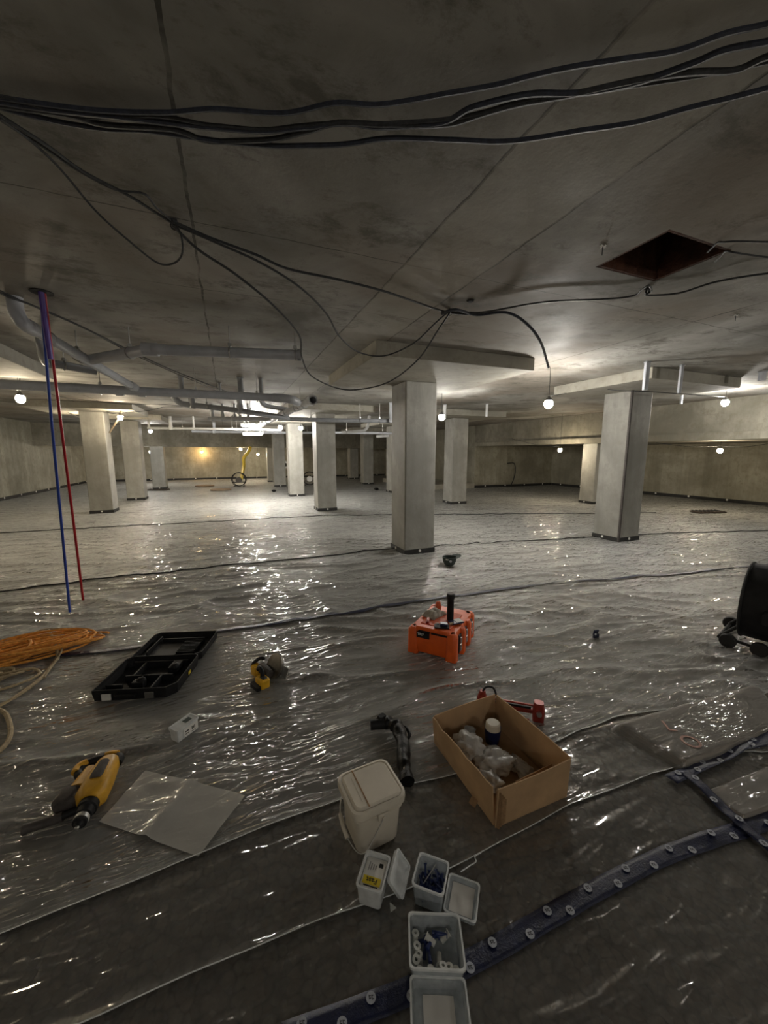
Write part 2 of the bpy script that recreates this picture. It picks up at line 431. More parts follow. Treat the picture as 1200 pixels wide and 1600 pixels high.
struct(MB().box((10.75, 14.06, .97), (1.7, .08, 1.66)).build('wall_facing', 'wall_concrete'), 'paler raised wall panel beside the dangling cable')
# right perimeter beam with ledge, and the low soffit behind it
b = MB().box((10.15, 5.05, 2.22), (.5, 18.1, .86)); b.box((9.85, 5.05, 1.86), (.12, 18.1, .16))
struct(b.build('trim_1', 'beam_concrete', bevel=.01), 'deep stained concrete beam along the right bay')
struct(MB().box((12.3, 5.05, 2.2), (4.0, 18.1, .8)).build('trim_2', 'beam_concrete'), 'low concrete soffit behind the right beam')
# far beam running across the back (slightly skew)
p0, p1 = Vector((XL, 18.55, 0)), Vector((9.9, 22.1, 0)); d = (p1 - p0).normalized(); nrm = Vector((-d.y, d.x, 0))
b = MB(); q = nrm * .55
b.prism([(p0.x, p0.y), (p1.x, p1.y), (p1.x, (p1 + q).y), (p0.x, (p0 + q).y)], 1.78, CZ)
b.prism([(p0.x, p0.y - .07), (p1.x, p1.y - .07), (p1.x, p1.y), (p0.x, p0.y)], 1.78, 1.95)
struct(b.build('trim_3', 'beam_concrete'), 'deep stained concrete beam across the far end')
# plinth at right of the far end
struct(MB().box((8.75, 16.5, .08), (2.3, 5.0, .24)).build('trim_4', 'panel_concrete', bevel=.01), 'low concrete step beside the far side wall')
# floor upstand strips (black damp-proof band) with white fixing discs
def skirting(name, a, b_, normal, label, step=1.15):
    a, b_ = Vector(a), Vector(b_); mid = (a + b_) / 2; ln = (b_ - a).length; ang = math.atan2((b_ - a).y, (b_ - a).x)
    o = MB().box((mid.x, mid.y, .05), (ln, .014, .10), ang).build(name, 'black_membrane'); struct(o, label)
    n = int(ln / step); N = Vector(normal); k = 0
    while k <= n and k < 24:
        p = a + (b_ - a) * ((k + .5) / (n + 1)); p.z = .07
        M = Matrix.Translation(p + N * .007) @ N.to_track_quat('Z', 'Y').to_matrix().to_4x4()
        MB().lathe([(0, .03), (.008, .03), (.012, .02)], M, 12).build('fixing_disc', 'sticker_white', o); k += 1
skirting('baseboard_left', (XL + .007, 2, 0), (XL + .007, YF - .02, 0), (1, 0, 0), 'black membrane band along the left wall foot')
skirting('baseboard_back', (XL + .02, YF - .007, 0), (9.9, YF - .007, 0), (0, -1, 0), 'black membrane band along the far wall foot')
skirting('baseboard_right', (XR - .007, 3.2, 0), (XR - .007, 14.0, 0), (-1, 0, 0), 'black membrane band along the right wall foot')
skirting('baseboard_back_right', (9.92, 14.012, 0), (XR - .02, 14.012, 0), (0, -1, 0), 'black membrane band along the right bay end wall')

# ================================================================== COLUMNS + DROP PANELS
def column(x, y, top, label, wx=.5, wy=.5, panel=True, rail=True, skirt=.075, pz=None):
    t = thing('concrete_column', label, 'column', (x + wx / 2, y + wy / 2, 0), 0, 'square concrete columns')
    MB().box((0, 0, top / 2 - .0), (wx, wy, top)).build('shaft', 'column_concrete', t, bevel=.018)
    s = MB(); e = .008
    for cx, cy, sx, sy in ((0, -wy / 2 - e / 2, wx + 2 * e, e), (0, wy / 2 + e / 2, wx + 2 * e, e), (-wx / 2 - e / 2, 0, e, wy), (wx / 2 + e / 2, 0, e, wy)):
        s.box((cx, cy, skirt / 2), (sx, sy, skirt))
    tag(s.build('membrane_skirt', 'black_membrane', t), 'black membrane skirt')
    for M in (Matrix.Translation((.0, -wy / 2 - e, skirt * .6)) @ Matrix.Rotation(PI / 2, 4, 'X'), Matrix.Translation((-wx / 2 - e, .05, skirt * .6)) @ Matrix.Rotation(-PI / 2, 4, 'Y')):
        MB().lathe([(0, .021), (.006, .021), (.01, .013)], M, 14).build('fixing_disc', 'sticker_white', t)
    return t
cols = [
    (2.36, 5.03, 2.5, 'large near concrete column standing in the middle, left of the upturned cap'),
    (6.08, 4.42, 2.5, 'near right concrete column with a dark corner line, under a drop panel'),
    (-3.26, 11.55, 2.5, 'left concrete column, nearest of the left row'),
    (-3.05, 14.4, 2.5, 'left concrete column, second in the left row'),
    (-2.97, 18.55, 1.78, 'short far left concrete column under the far beam'),
    (2.12, 9.82, 2.5, 'middle concrete column with a grey pipe crossing its top'),
    (1.96, 13.58, 2.5, 'bright concrete column behind the middle one, with a bulb at its head'),
    (1.91, 17.8, 2.5, 'far concrete column with white fittings on its side'),
    (1.92, 21.0, 1.78, 'farthest centre concrete column at the lit wall opening'),
    (6.6, 21.6, 1.78, 'far concrete column under the beam between the middle and near columns'),
    (6.06, 17.6, 2.5, 'far concrete column right of centre, behind white pipework'),
    (5.75, 13.5, 2.5, 'concrete column half hidden behind the near column'),
    (6.08, 9.7, 2.5, 'concrete column right of the near column, beside a bulb'),
    (9.97, 8.15, 1.78, 'short concrete column under the right beam'),
]
for x, y, tp, lb in cols: column(x, y, tp, lb)
# dark recessed corner fillet on the near right column
def drop(n, x, y, sx, sy, label):
    struct(MB().box((x, y, (2.5 + CZ) / 2), (sx, sy, CZ - 2.5)).build('trim_%d' % n, 'panel_concrete', bevel=.008), label)
drop(5, 2.52, 4.88, 2.08, 2.0, 'square drop panel over the near column')
drop(6, 6.4, 4.5, 2.05, 1.7, 'square drop panel over the near right column')
drop(7, -3.05, 11.8, 2.1, 2.0, 'drop panel over the first left column')
drop(8, -2.8, 14.7, 2.0, 2.0, 'drop panel over the second left column')
drop(9, -3.2, 5.7, 2.1, 2.3, 'drop panel at the left edge above the grey pipe')
drop(10, 2.4, 10.1, 2.1, 2.0, 'drop panel over the middle column')
drop(11, 2.2, 13.9, 2.0, 2.0, 'drop panel over the bright column')
drop(12, 6.3, 10.0, 2.1, 2.0, 'drop panel over the column beside the bulb')
drop(13, 6.3, 17.9, 2.0, 2.0, 'drop panel over the far right-centre column')
drop(14, 2.2, 18.05, 2.0, 1.9, 'drop panel over the far column')
drop(15, 6.0, 13.8, 2.0, 2.0, 'drop panel over the half hidden column')

# ================================================================== FLOOR FILM
def seamfn(pts, slope=-.22):
    W = sorted([(p.x, p.y) for p in (at(*q) for q in pts)])
    def f(x):
        if x <= W[0][0]: return W[0][1] + slope * (x - W[0][0])
        if x >= W[-1][0]: return W[-1][1] + slope * (x - W[-1][0])
        for (a, b), (c_, d_) in zip(W, W[1:]):
            if x <= c_: return b + (d_ - b) * (x - a) / (c_ - a)
    return f
SEAMS = [
    lambda x: -1.3 - .2 * x,
    seamfn([(130, 1600), (300, 1522), (500, 1440), (640, 1388), (745, 1338), (890, 1258), (1060, 1200)]),
    seamfn([(0, 1460), (210, 1378), (420, 1290), (545, 1246), (700, 1213), (860, 1165), (960, 1122)]),
    seamfn([(0, 1041), (90, 1026), (215, 1012), (345, 986), (500, 968), (640, 943), (820, 918), (1000, 903), (1200, 883)]),
    seamfn([(0, 925), (130, 910), (330, 887), (620, 858), (1000, 836), (1200, 829)]),
    seamfn([(0, 833), (170, 824), (500, 806), (1200, 800)], -.1),
    lambda x: 30.0,
]
FLAT = [(.43, 1.26, .17), (1.11, 1.33, .3), (-.5, 2.96, .60), (1.52, 2.45, .36), (-.6, 1.83, .2), (.39, 1.05, .1), (.55, .95, .13), (.5, .8, .16), (.65, .9, .1), (-.3, 2.14, .1)]
def hfilm(x, y):
    r = math.hypot(x, y)
    A = max(.10, min(1, (r - 1.45) / 1.1)) * (1 if r < 6 else max(.35, 1 - (r - 6) / 8))
    s = x * .97 - y * .24; t = y * .97 + x * .24
    p = Vector((s * 1.1, t * 3.4, .3)); q = noise.noise_vector(p * .8) * .5; p += q
    a = 1 - abs(noise.noise(p)) * 2.2
    b_ = 1 - abs(noise.noise(Vector((s * 2.6 + q.x, t * 7.0 + q.y * 2, 4.1)))) * 2.2
    d_ = 1 - abs(noise.noise(Vector((s * 6 + q.y * 2, t * 11 + q.x * 3, 9.1)))) * 2.0
    pt = .5 + .8 * noise.noise(Vector((x * .7, y * .7, 2.2)))
    h = .026 * max(0, a) ** 3 + .017 * max(0, b_) ** 2.5 * max(.2, pt) + .006 * d_ * max(0.1, pt)
    h = A * h
    k = 1.0
    for fx, fy, fr in FLAT:
        dd = math.hypot(x - fx, y - fy)
        if dd < fr * 1.5: k = min(k, max(0.0, (dd - fr * .9) / (fr * .6)))
    return h * k
def HF(x, y): return hfilm(x, y) - .004
xs = []
x = XL
while x < XR:
    xs.append(x)
    dx = .03 if -2.2 < x < 4.2 else (.06 if -4 < x < 7 else .15)
    x += dx
xs.append(XR)
slabels = ['nearest clear film sheet with gravel showing through, in the bottom foreground', 'clear film sheet between the two pale foreground seams, under the bucket', 'wide wrinkled clear film sheet under the tool cases and cardboard box',
           'wrinkled film sheet behind the dark taped seam, under the near columns', 'milky film sheet in the middle distance', 'farthest film sheet reaching the far walls, glinting under the lamps']
rows_n = [70, 34, 130, 110, 90, 130]
for i in range(6):
    f0, f1 = SEAMS[i], SEAMS[i + 1]; N = rows_n[i]; vs = []; fs = []; M_ = len(xs)
    for r_ in range(N + 1):
        t = r_ / N
        if i == 5: t = t ** 1.6
        for x in xs:
            ya, yb = f0(x), f1(x)
            if i == 5: yb = (YF if x < 9.88 else 14.08) - .02
            if i == 0: ya = max(YB0 + .1, ya)
            yb = max(yb, ya + .05) + (0 if i == 5 else .05)
            y = ya + (yb - ya) * t
            edge = .004 * math.exp(-((t * (yb - ya)) / .012) ** 2) if i in (1, 2) else 0
            vs.append((x, y, HF(x, y) + .0015 * (5 - i) * (1 - t) + edge - .0025 * t))
    for r_ in range(N):
        for j in range(M_ - 1):
            a = r_ * M_ + j; fs.append((a, a + 1, a + M_ + 1, a + M_))
    o = MB().add(vs, fs).build('plastic_sheet', ('film_thin', 'film_thin', 'film', 'film_double', 'film_double', 'film_double')[i], recalc=False)
    for p in o.data.polygons: p.use_smooth = True
    tag(o, slabels[i], 'plastic sheet', 'overlapping polythene floor sheets')
    if i in (1, 2, 4, 5):
        P = []
        x = -3.6 if i < 3 else XL + .1
        while x < (4.5 if i < 3 else 10):
            y = f0(x); wob = .006 * noise.noise(Vector((x * 3, i, 0))); P.append(Vector((x, y + wob, HF(x, y) + .0085))); x += .05
        tag(MB().tube(P, .0019 if i < 3 else .007, 5).build('sheet_edge', 'clear_rim' if i < 3 else 'black_membrane', o), 'sheet edge, pale for the light it catches' if i < 3 else 'dark taped edge')  # foreground edges: pale tube paints in the light caught by the cut film

def ribbon(name, pts, width, mat, label, cat, parent=None, logos=True, sub=8, lift=.004):
    P = catmull([Vector((*p[:2], 0)) for p in pts], sub); vs = []; n = len(P)
    W = 5
    for i, p in enumerate(P):
        t = (P[min(i + 1, n - 1)] - P[max(i - 1, 0)]).normalized(); s_ = Vector((-t.y, t.x, 0))
        wv = width * (1 + .06 * noise.noise(Vector((p.x * 9, p.y * 9, 0))))
        for k in range(W):
            q = p + s_ * wv * (k / (W - 1) - .5); vs.append((q.x, q.y, HF(q.x, q.y) + lift + .0015 * noise.noise(q * 40)))
    fs = [(i * W + k, i * W + k + 1, (i + 1) * W + k + 1, (i + 1) * W + k) for i in range(n - 1) for k in range(W - 1)]
    o = MB().add(vs, fs).build(name, mat, recalc=False)
    for q in o.data.polygons: q.use_smooth = True
    so = o.modifiers.new('thickness', 'SOLIDIFY'); so.thickness = .0012; so.offset = 1
    tag(o, label, cat, 'dark blue jointing tape strips')
    if logos:
        L = [0]
        for i in range(1, n): L.append(L[-1] + (P[i] - P[i - 1]).length)
        dpos = .04; side = 1
        while dpos < L[-1] - .03:
            i = next(j for j in range(n) if L[j] >= dpos); t = (P[i] - P[i - 1]).normalized(); s_ = Vector((-t.y, t.x, 0))
            c_ = P[i] + s_ * side * width * .22; z = HF(c_.x, c_.y) + lift + .0042; a = math.atan2(t.y, t.x)
            Mx = Matrix.Translation((c_.x, c_.y, z)) @ Matrix.Rotation(a, 4, 'Z'); m = MB()
            m.lathe([(0, .0135), (.0006, .0135)], Mx, 18)
            for gx, gy, gw, gh in ((-.0045, .002, .0018, .009), (-.002, .004, .005, .0016), (-.002, -.001, .005, .0016), (.003, 0, .0018, .010), (.0055, .003, .004, .0016), (.0055, -.004, .004, .0016)):
                m.box(Mx @ Vector((gx, gy, .001)), (gw, gh, .0005), a, 1)
            dpos += .098; side = -side
            m.build('printed_emblem', ['tape_print', 'ink'], o)
    return o
def pxs(L): return [at(*q) for q in L]
t1 = pxs([(440, 1625), (560, 1580), (640, 1548), (760, 1490), (860, 1432), (960, 1376), (1050, 1333), (1150, 1302), (1200, 1283), (1260, 1255)])
ribbon('blue_tape_strip', t1, .062, 'blue_tape', 'long dark blue printed tape running diagonally past the small tubs', 'tape', lift=.005)
ribbon('blue_tape_strip', pxs([(1047, 1226), (1110, 1197), (1200, 1160), (1260, 1136)]), .055, 'blue_tape', 'dark blue printed tape along the front edge of the raised board', 'tape', lift=.014)
ribbon('blue_tape_strip', pxs([(1066, 1212), (1100, 1242), (1150, 1288), (1200, 1330), (1230, 1360)]), .048, 'blue_tape', 'short dark blue tape joining the two long tapes at lower right', 'tape', lift=.017)
ribbon('blue_tape_strip', pxs([(0, 1041), (90, 1026), (215, 1012), (345, 986), (500, 968), (640, 943), (820, 918), (1000, 903), (1200, 883), (1300, 872)]), .045, 'blue_tape', 'dark tape seam crossing the floor behind the open black case', 'tape', logos=False, lift=.012)
# loose patch of milky film
P = [at(155, 1285), at(227, 1205), at(383, 1245), at(310, 1340)]
vs = []; N = 18
for i in range(N + 1):
    for j in range(N + 1):
        u, v_ = i / N, j / N
        q = (P[0] * (1 - u) + P[1] * u) * (1 - v_) + (P[3] * (1 - u) + P[2] * u) * v_
        crease = .014 * math.exp(-((v_ - .5) / .05) ** 2)
        vs.append((q.x, q.y, HF(q.x, q.y) + .008 + crease + .002 * noise.noise(q * 14)))
fs = [(i * (N + 1) + j, i * (N + 1) + j + 1, (i + 1) * (N + 1) + j + 1, (i + 1) * (N + 1) + j) for i in range(N) for j in range(N)]
o = MB().add(vs, fs).build('film_offcut', 'film_milky', recalc=False)
for q in o.data.polygons: q.use_smooth = True
tag(o, 'square milky film offcut with a centre crease, lying right of the yellow rotary hammer', 'film offcut')

# raised boards under film, right foreground
def raised(poly, z, label, name='covered_board', mg=.05, cov='film_cover'):
    t = thing(name, label, 'board', (poly[0].x, poly[0].y, 0)); P = [p - poly[0] for p in poly]
    MB().prism([(p.x, p.y) for p in P], -.02, z).build('board', 'board_pink', t, bevel=.012)
    N = 26; vs = []
    for i in range(N + 1):
        for j in range(N + 1):
            u, v_ = i / N * (1 + 2 * mg) - mg, j / N * (1 + 2 * mg) - mg
            q = (P[0] * (1 - u) + P[1] * u) * (1 - v_) + (P[3] * (1 - u) + P[2] * u) * v_
            out = max(0, -u, u - 1) + max(0, -v_, v_ - 1)
            zz = z + .008 - (z + .002) * min(1, out / mg * 1.1) + .006 * abs(noise.noise(q * 7)) * max(0, 1 - out / mg)
            vs.append((q.x, q.y, zz))
    fs = [(i * (N + 1) + j, i * (N + 1) + j + 1, (i + 1) * (N + 1) + j + 1, (i + 1) * (N + 1) + j) for i in range(N) for j in range(N)]
    c_ = MB().add(vs, fs).build('film_cover', cov, t, recalc=False)
    for q in c_.data.polygons: q.use_smooth = True
    return t
film_mat('film_cover', .35, (.68, .66, .62), .5)
Z = .042
bp = [at(968, 1130, Z), at(1068, 1192, Z), at(1230, 1130, Z), at(1180, 1070, Z)]
tb = raised(bp, Z, 'raised pinkish board with faint red lettering, wrapped in clear film at right')
ang = math.atan2((bp[2] - bp[1]).y, (bp[2] - bp[1]).x)
for ch, px, py, sz in (('L', 1045, 1138, .11), ('O', 1080, 1163, .12)):
    p = at(px, py, Z) - bp[0]; p.z = Z + .012
    text_mesh('red_letter', ch, sz, 'red_ink', tb, Matrix.Translation(p) @ Matrix.Rotation(ang - .5, 4, 'Z'), .0008)
bp2 = [at(1098, 1240, .014), at(1160, 1279, .014), at(1250, 1245, .014), at(1240, 1182, .014)]
raised(bp2, .014, 'smaller covered board framed by blue tape at the right edge', mg=.015)

# ================================================================== LAMPS
BACK = []
def bulb(px, py, dep, mat, label): return bulb_at(depth(px, py, dep), mat, label)
def bulb_at(p, mat, label):
    t = thing('bare_bulb', label, 'light bulb', p, 0, 'festoon work bulbs')
    MB().ball((0, 0, 0), .058, (1, 1, 1.1), 18, 11).build('bulb_glass', mat, t, smooth=True)
    MB().lathe([(.045, .046), (.06, .044), (.085, .022), (.1, .014)], None, 12).build('lamp_holder', 'socket_black', t, smooth=True)
    lim = (1.8 if (p.x > 10.3 and p.z < 1.75) else CZ) - p.z
    if lim > .1: MB().tube([(0, 0, .09), (0, 0, lim)], .004, 6).build('lamp_cord', 'cable_black', t)
    return p
BU = [
    (32, 623, 5.6, 'bulb_warm', 'glowing yellow bulb hanging at the left edge under the grey pipe'),
    (137, 659, 9.8, 'bulb_warm', 'glowing bulb in front of the first left column head'),
    (188, 652, 9.1, 'bulb_warm', 'glowing bulb between the two left columns, at the yellow strap'),
    (214, 673, 12.5, 'bulb_neutral', 'glowing bulb beside the second left column'),
    (235, 674, 14.0, 'bulb_neutral', 'glowing bulb just right of the second left column'),
    (235, 706, 18.2, 'bulb_neutral', 'small glowing bulb at the head of the short far left column'),
    (315, 706, 21.5, 'bulb_amber', 'small amber bulb on the far wall between the far columns'),
    (376, 702, 19.0, 'bulb_warm', 'glowing bulb under the far beam above the yellow hose'),
    (403, 710, 21.3, 'bulb_warm', 'glowing bulb on the far wall right of the yellow hose'),
    (438, 668, 11.2, 'bulb_neutral', 'bright bulb left of the bright column head'),
    (470, 669, 11.4, 'bulb_neutral', 'glowing bulb at the right edge of the bright column head'),
    (690, 652, 7.3, 'bulb_neutral', 'glowing bulb right of the near middle column'),
    (787, 686, 15.2, 'bulb_warm', 'glowing bulb on the underside of the right beam, far end'),
    (857, 631, 5.3, 'bulb_neutral', 'bright bulb hanging below the left edge of the right drop panel'),
    (875, 703, 11.6, 'bulb_warm', 'glowing bulb beside the short column under the right beam'),
    (1133, 629, 7.0, 'bulb_neutral', 'largest bright bulb at far right above the beam edge'),
    (1125, 704, 9.6, 'bulb_warm', 'glowing bulb under the right beam near the right edge'),
]
BP = [bulb(*b_) for b_ in BU]
# two unseen bulbs added beside the frame to light the foreground
bulb(-700, 560, 3.2, 'bulb_warm', 'added unseen bulb beyond the left edge')
bulb(2300, 520, 2.6, 'bulb_neutral', 'added unseen bulb beyond the right edge')
for bx, by, bz, lb in ((-1.6, -2.2, 2.2, 'bulb of the festoon behind the viewer on the left'), (2.6, -2.6, 2.2, 'bulb of the festoon behind the viewer on the right')):
    d_ = Vector((bx, by, bz - EYE)); BACK.append((bx, by, bz, lb))
for bx, by, bz, lb in BACK: bulb_at(Vector((bx, by, bz)), 'bulb_soft', lb)
for px, py, ln, lb in ((394, 665, .62, 'upper of the two bright tube lights near the far centre'), (395, 678, .55, 'lower of the two bright tube lights near the far centre')):
    p = depth(px, py, 11.6 if py < 670 else 11.2)
    t = thing('tube_light', lb, 'tube light', p, YAW, 'twin work tube lights')
    MB().cyl((-ln / 2, 0, 0), (ln / 2, 0, 0), .03, n=10).build('tube', 'tube_white', t, smooth=True)
    MB().box((0, 0, .05), (ln + .06, .06, .03)).build('lamp_housing', 'pvc_white', t, bevel=.004)
    for s_ in (-1, 1): MB().cyl((s_ * ln * .4, 0, .065), (s_ * ln * .4, 0, CZ - p.z), .004, n=6).build('hanger_wire', 'zinc', t)
    for s_ in (-1, 1): MB().box((s_ * (ln / 2 + .01), 0, .01), (.02, .05, .06)).build('end_cap', 'pvc_white', t)

# ================================================================== CABLES
def cable(P, r, label, mat='cable_black', sub=7, name='electric_cable', n=7, group=None, wob=.0):
    Q = catmull(P, sub)
    if wob: Q = [q + noise.noise_vector(q * 5) * wob for q in Q]
    Q = [Vector((q.x, q.y, min(q.z, CZ - r))) for q in Q]
    return tag(MB().tube(Q, r, n).build(name, mat, smooth=True), label, 'cable', group)
def cz(L, z=2.615): return [at(q[0], q[1], q[2] if len(q) > 2 else z) for q in L]
cable(cz([(-60, 145), (60, 160), (150, 172), (250, 176), (330, 170), (440, 177), (520, 160), (600, 162), (700, 145), (800, 128), (900, 103), (960, 93), (1050, 82), (1130, 52), (1200, 38), (1280, 15)]), .0075, 'topmost dark cable of the bundle crossing the ceiling', 'cable_navy', group='ceiling cable bundle', wob=.006)
cable(cz([(-60, 150), (90, 172), (200, 185), (300, 197), (400, 205), (470, 200), (540, 190), (600, 198), (690, 190), (740, 165), (830, 150), (900, 145), (1000, 128), (1080, 100), (1130, 78), (1200, 65), (1280, 48)]), .009, 'second dark cable of the ceiling bundle, rising at the right above its twin', 'cable_navy', group='ceiling cable bundle', wob=.006)
cable(cz([(-60, 157), (100, 178), (160, 195), (270, 203), (330, 222), (420, 218), (480, 205), (530, 190), (620, 195), (700, 192), (760, 175), (850, 157), (960, 132), (1080, 114), (1150, 108), (1200, 88), (1280, 70)]), .009, 'third dark cable of the ceiling bundle, twisting with the second', 'cable_black', group='ceiling cable bundle', wob=.006)
cable(cz([(-60, 152), (130, 198), (230, 205), (300, 215), (370, 225), (450, 228), (540, 224), (600, 216), (700, 217), (800, 220), (900, 205), (1000, 190), (1090, 165), (1200, 138), (1290, 112)]), .0085, 'lowest dark cable of the bundle crossing the ceiling', 'cable_navy', group='ceiling cable bundle', wob=.005)
cable(cz([(-60, 140), (40, 158), (120, 183), (250, 182), (330, 196), (420, 202), (520, 190), (610, 192), (700, 183), (760, 172), (860, 152), (960, 138), (1060, 126), (1180, 100), (1260, 92)]), .006, 'thin dark cable woven through the ceiling bundle', 'cable_black', group='ceiling cable bundle', wob=.008)
cable(cz([(-40, 150), (0, 180), (70, 225), (130, 268), (200, 305), (240, 330), (272, 350)]), .006, 'dark cable from the upper left corner down to the tied knot', group='hanging cables')
cable(cz([(-40, 160), (0, 187), (65, 228), (120, 265), (180, 296), (225, 303), (245, 325), (272, 348)]), .005, 'second cable beside it with a small raised loop before the knot', group='hanging cables')
cable([at(0, 185, 2.6), at(50, 222, 2.6), at(95, 265, 2.58), at(150, 330, 2.52), at(200, 375, 2.46), at(245, 410, 2.42), at(270, 412, 2.42), at(284, 398, 2.44), at(284, 372, 2.5), at(275, 350, 2.6)], .0045, 'thin cable drooping in a slack loop below the tied knot', group='hanging cables')
cable([at(270, 346, 2.61), at(330, 372, 2.6), at(400, 398, 2.58), at(450, 420, 2.56), at(530, 437, 2.56), at(600, 455, 2.58), at(650, 472, 2.6), at(700, 488, 2.61), at(745, 492, 2.61)], .0075, 'thick cable slung from the knot to the ceiling hook', group='hanging cables')
cable([at(270, 350, 2.61), at(340, 380, 2.58), at(410, 412, 2.54), at(470, 450, 2.5), at(510, 490, 2.46), at(530, 525, 2.42), at(560, 550, 2.40), at(600, 556, 2.40), at(645, 537, 2.44), at(680, 505, 2.54), at(702, 486, 2.61)], .0065, 'cable hanging in the smaller upper loop left of the hook', group='hanging cables')
cable([at(270, 352, 2.61), at(310, 390, 2.56), at(370, 430, 2.50), at(430, 480, 2.42), at(468, 525, 2.36), at(472, 560, 2.30), at(490, 590, 2.26), at(540, 609, 2.22), at(600, 600, 2.24), at(650, 565, 2.34), at(685, 515, 2.5), at(704, 487, 2.61)], .007, 'cable hanging in the large low loop in front of the near column', group='hanging cables')
cable([at(690, 490, 2.6), at(712, 484, 2.6), at(745, 492, 2.61), at(790, 488, 2.6), at(822, 505, 2.55), at(845, 535, 2.46), at(857, 574, 2.36)], .011, 'thick cable end curling down right of the hook', 'cable_navy', group='hanging cables')
cable(cz([(690, 488), (730, 488), (760, 487), (850, 472), (950, 467), (990, 462), (1004, 452), (1014, 446), (1018, 455), (1010, 461), (1060, 458), (1120, 440), (1200, 427), (1300, 418)]), .0065, 'dark cable running right along the ceiling with a small tied curl below the opening', group='hanging cables')
cable([at(1108, 372, 2.72), at(1125, 378, 2.64), at(1150, 377, 2.62), at(1200, 378, 2.62), at(1290, 380, 2.62)], .005, 'upper thin cable leaving the square ceiling opening', group='cables from the opening')
cable([at(1120, 388, 2.72), at(1140, 393, 2.63), at(1170, 398, 2.62), at(1200, 402, 2.62), at(1290, 412, 2.62)], .005, 'lower thin cable leaving the square ceiling opening', group='cables from the opening')
cable(cz([(-60, 432), (0, 458), (45, 475), (120, 507), (197, 545), (250, 570), (293, 588), (357, 613)], 2.62), .009, 'dark cable running along the ceiling above the left pipework', group='left ceiling cables')
cable(cz([(-60, 426), (0, 454), (60, 482), (130, 512), (205, 552), (260, 577), (300, 594), (345, 613)], 2.63), .006, 'thinner cable beside it along the ceiling above the left pipework', group='left ceiling cables')
# knots of ties
for px, py in ((272, 349), (703, 487), (1012, 453)):
    p = at(px, py, 2.63); m = MB()
    for k in range(3):
        m.tube([p + Vector((.016 * math.cos(a), .004 * k - .004, .016 * math.sin(a) - .012)) for a in [2 * PI * i / 12 for i in range(12)]], .003, 5, closed=True)
    m.box(p + Vector((0, 0, .008)), (.03, .03, .016))
    tag(m.build('cable_tie', 'cable_black', smooth=True), {272: 'black tie holding the left cable knot to the ceiling', 703: 'black tie and hook gathering the cables near the centre', 1012: 'black tie holding the cable curl below the opening'}[px], 'cable tie', 'ceiling cable ties')
# festoon cords
def cord(L, label): cable(L, .006, label, 'cable_black', group='festoon cords', name='festoon_cord', n=6)
cord([depth(-30, 560, 4.5), depth(10, 562, 5), depth(30, 558, 5.4), BP[0] + Vector((0, 0, .09))], 'thin cord feeding the yellow bulb at the left edge')
cord([depth(100, 618, 8), depth(137, 630, 9.4), depth(170, 645, 9.4), BP[2] + Vector((0, 0, .1)), depth(240, 640, 9.6), depth(292, 622, 9.6)], 'thin cord looping past the left column heads')
cord([depth(60, 595, 7), depth(100, 612, 8), depth(160, 628, 8.6), depth(220, 632, 9), depth(290, 627, 9.4)], 'upper thin cord near the left column heads')
cord([BP[1] + Vector((0, 0, .1)), depth(118, 650, 9.6), depth(100, 640, 9.4)], 'short cord to the first left column bulb')
cord([BP[13] + Vector((0, 0, .1)), depth(900, 612, 7.2), depth(930, 607, 6.6), depth(965, 610, 5.9), depth(1030, 613, 5.9), depth(1100, 618, 6.4), BP[15] + Vector((0, 0, .1))], 'thin cord between the two bright bulbs at the right')
cord([BP[12] + Vector((0, 0, .1)), depth(805, 687, 14), depth(840, 695, 12.5), BP[14] + Vector((0, 0, .1))], 'sagging cord from the beam bulb to the short column bulb')
cord([depth(1025, 692, 9.2), depth(1080, 698, 9.4), BP[16] + Vector((0, 0, .1)), depth(1165, 698, 9.3), depth(1210, 692, 9.2)], 'sagging cord under the right beam carrying a bulb')
tag(MB().tube([depth(171, 676, 9.2), BP[2] + Vector((0, 0, .02)), Vector((BP[2].x + .06, BP[2].y, CZ - .03))], .02, 6).build('brace_strip', 'pale_wood'), 'pale strip slanting from the bulb to the first left column', 'strip')
# wall cable
cable([Vector((11.6, 13.98, 1.05)), Vector((11.95, 13.96, 1.05)), Vector((12.05, 13.96, .75)), Vector((12.0, 13.96, .4)), Vector((11.8, 13.9, .06))], .02, 'black cable dangling from the end wall of the right bay', name='wall_cable')

# ================================================================== PIPES
def strap(parent, p, r, along, top=CZ):
    """pipe ring with threaded rod to slab"""
    a = Vector(along).normalized(); m = MB(); u = Vector((0, 0, 1)); s_ = a.cross(u).normalized(); p = Vector(p)
    m.tube([p + (s_ * math.cos(k) + u * math.sin(k)) * (r + .006) for k in [2 * PI * i / 16 for i in range(16)]], .006, 6, closed=True)
    m.box(p + Vector((0, 0, r + .02)), (.03, .03, .03))
    if top - p.z - r > .03: m.cyl(p + Vector((0, 0, r + .01)), (p.x, p.y, top), .005, n=6)
    m.build('pipe_hanger', 'steel', parent, smooth=True)
def collar(parent, p, d, r, ln=.09, mat='pvc_grey'):
    p, d = Vector(p), Vector(d).normalized()
    MB().cyl(p - d * ln / 2, p + d * ln / 2, r * 1.14, n=20).build('coupling', mat, parent, smooth=True, bevel=.004)
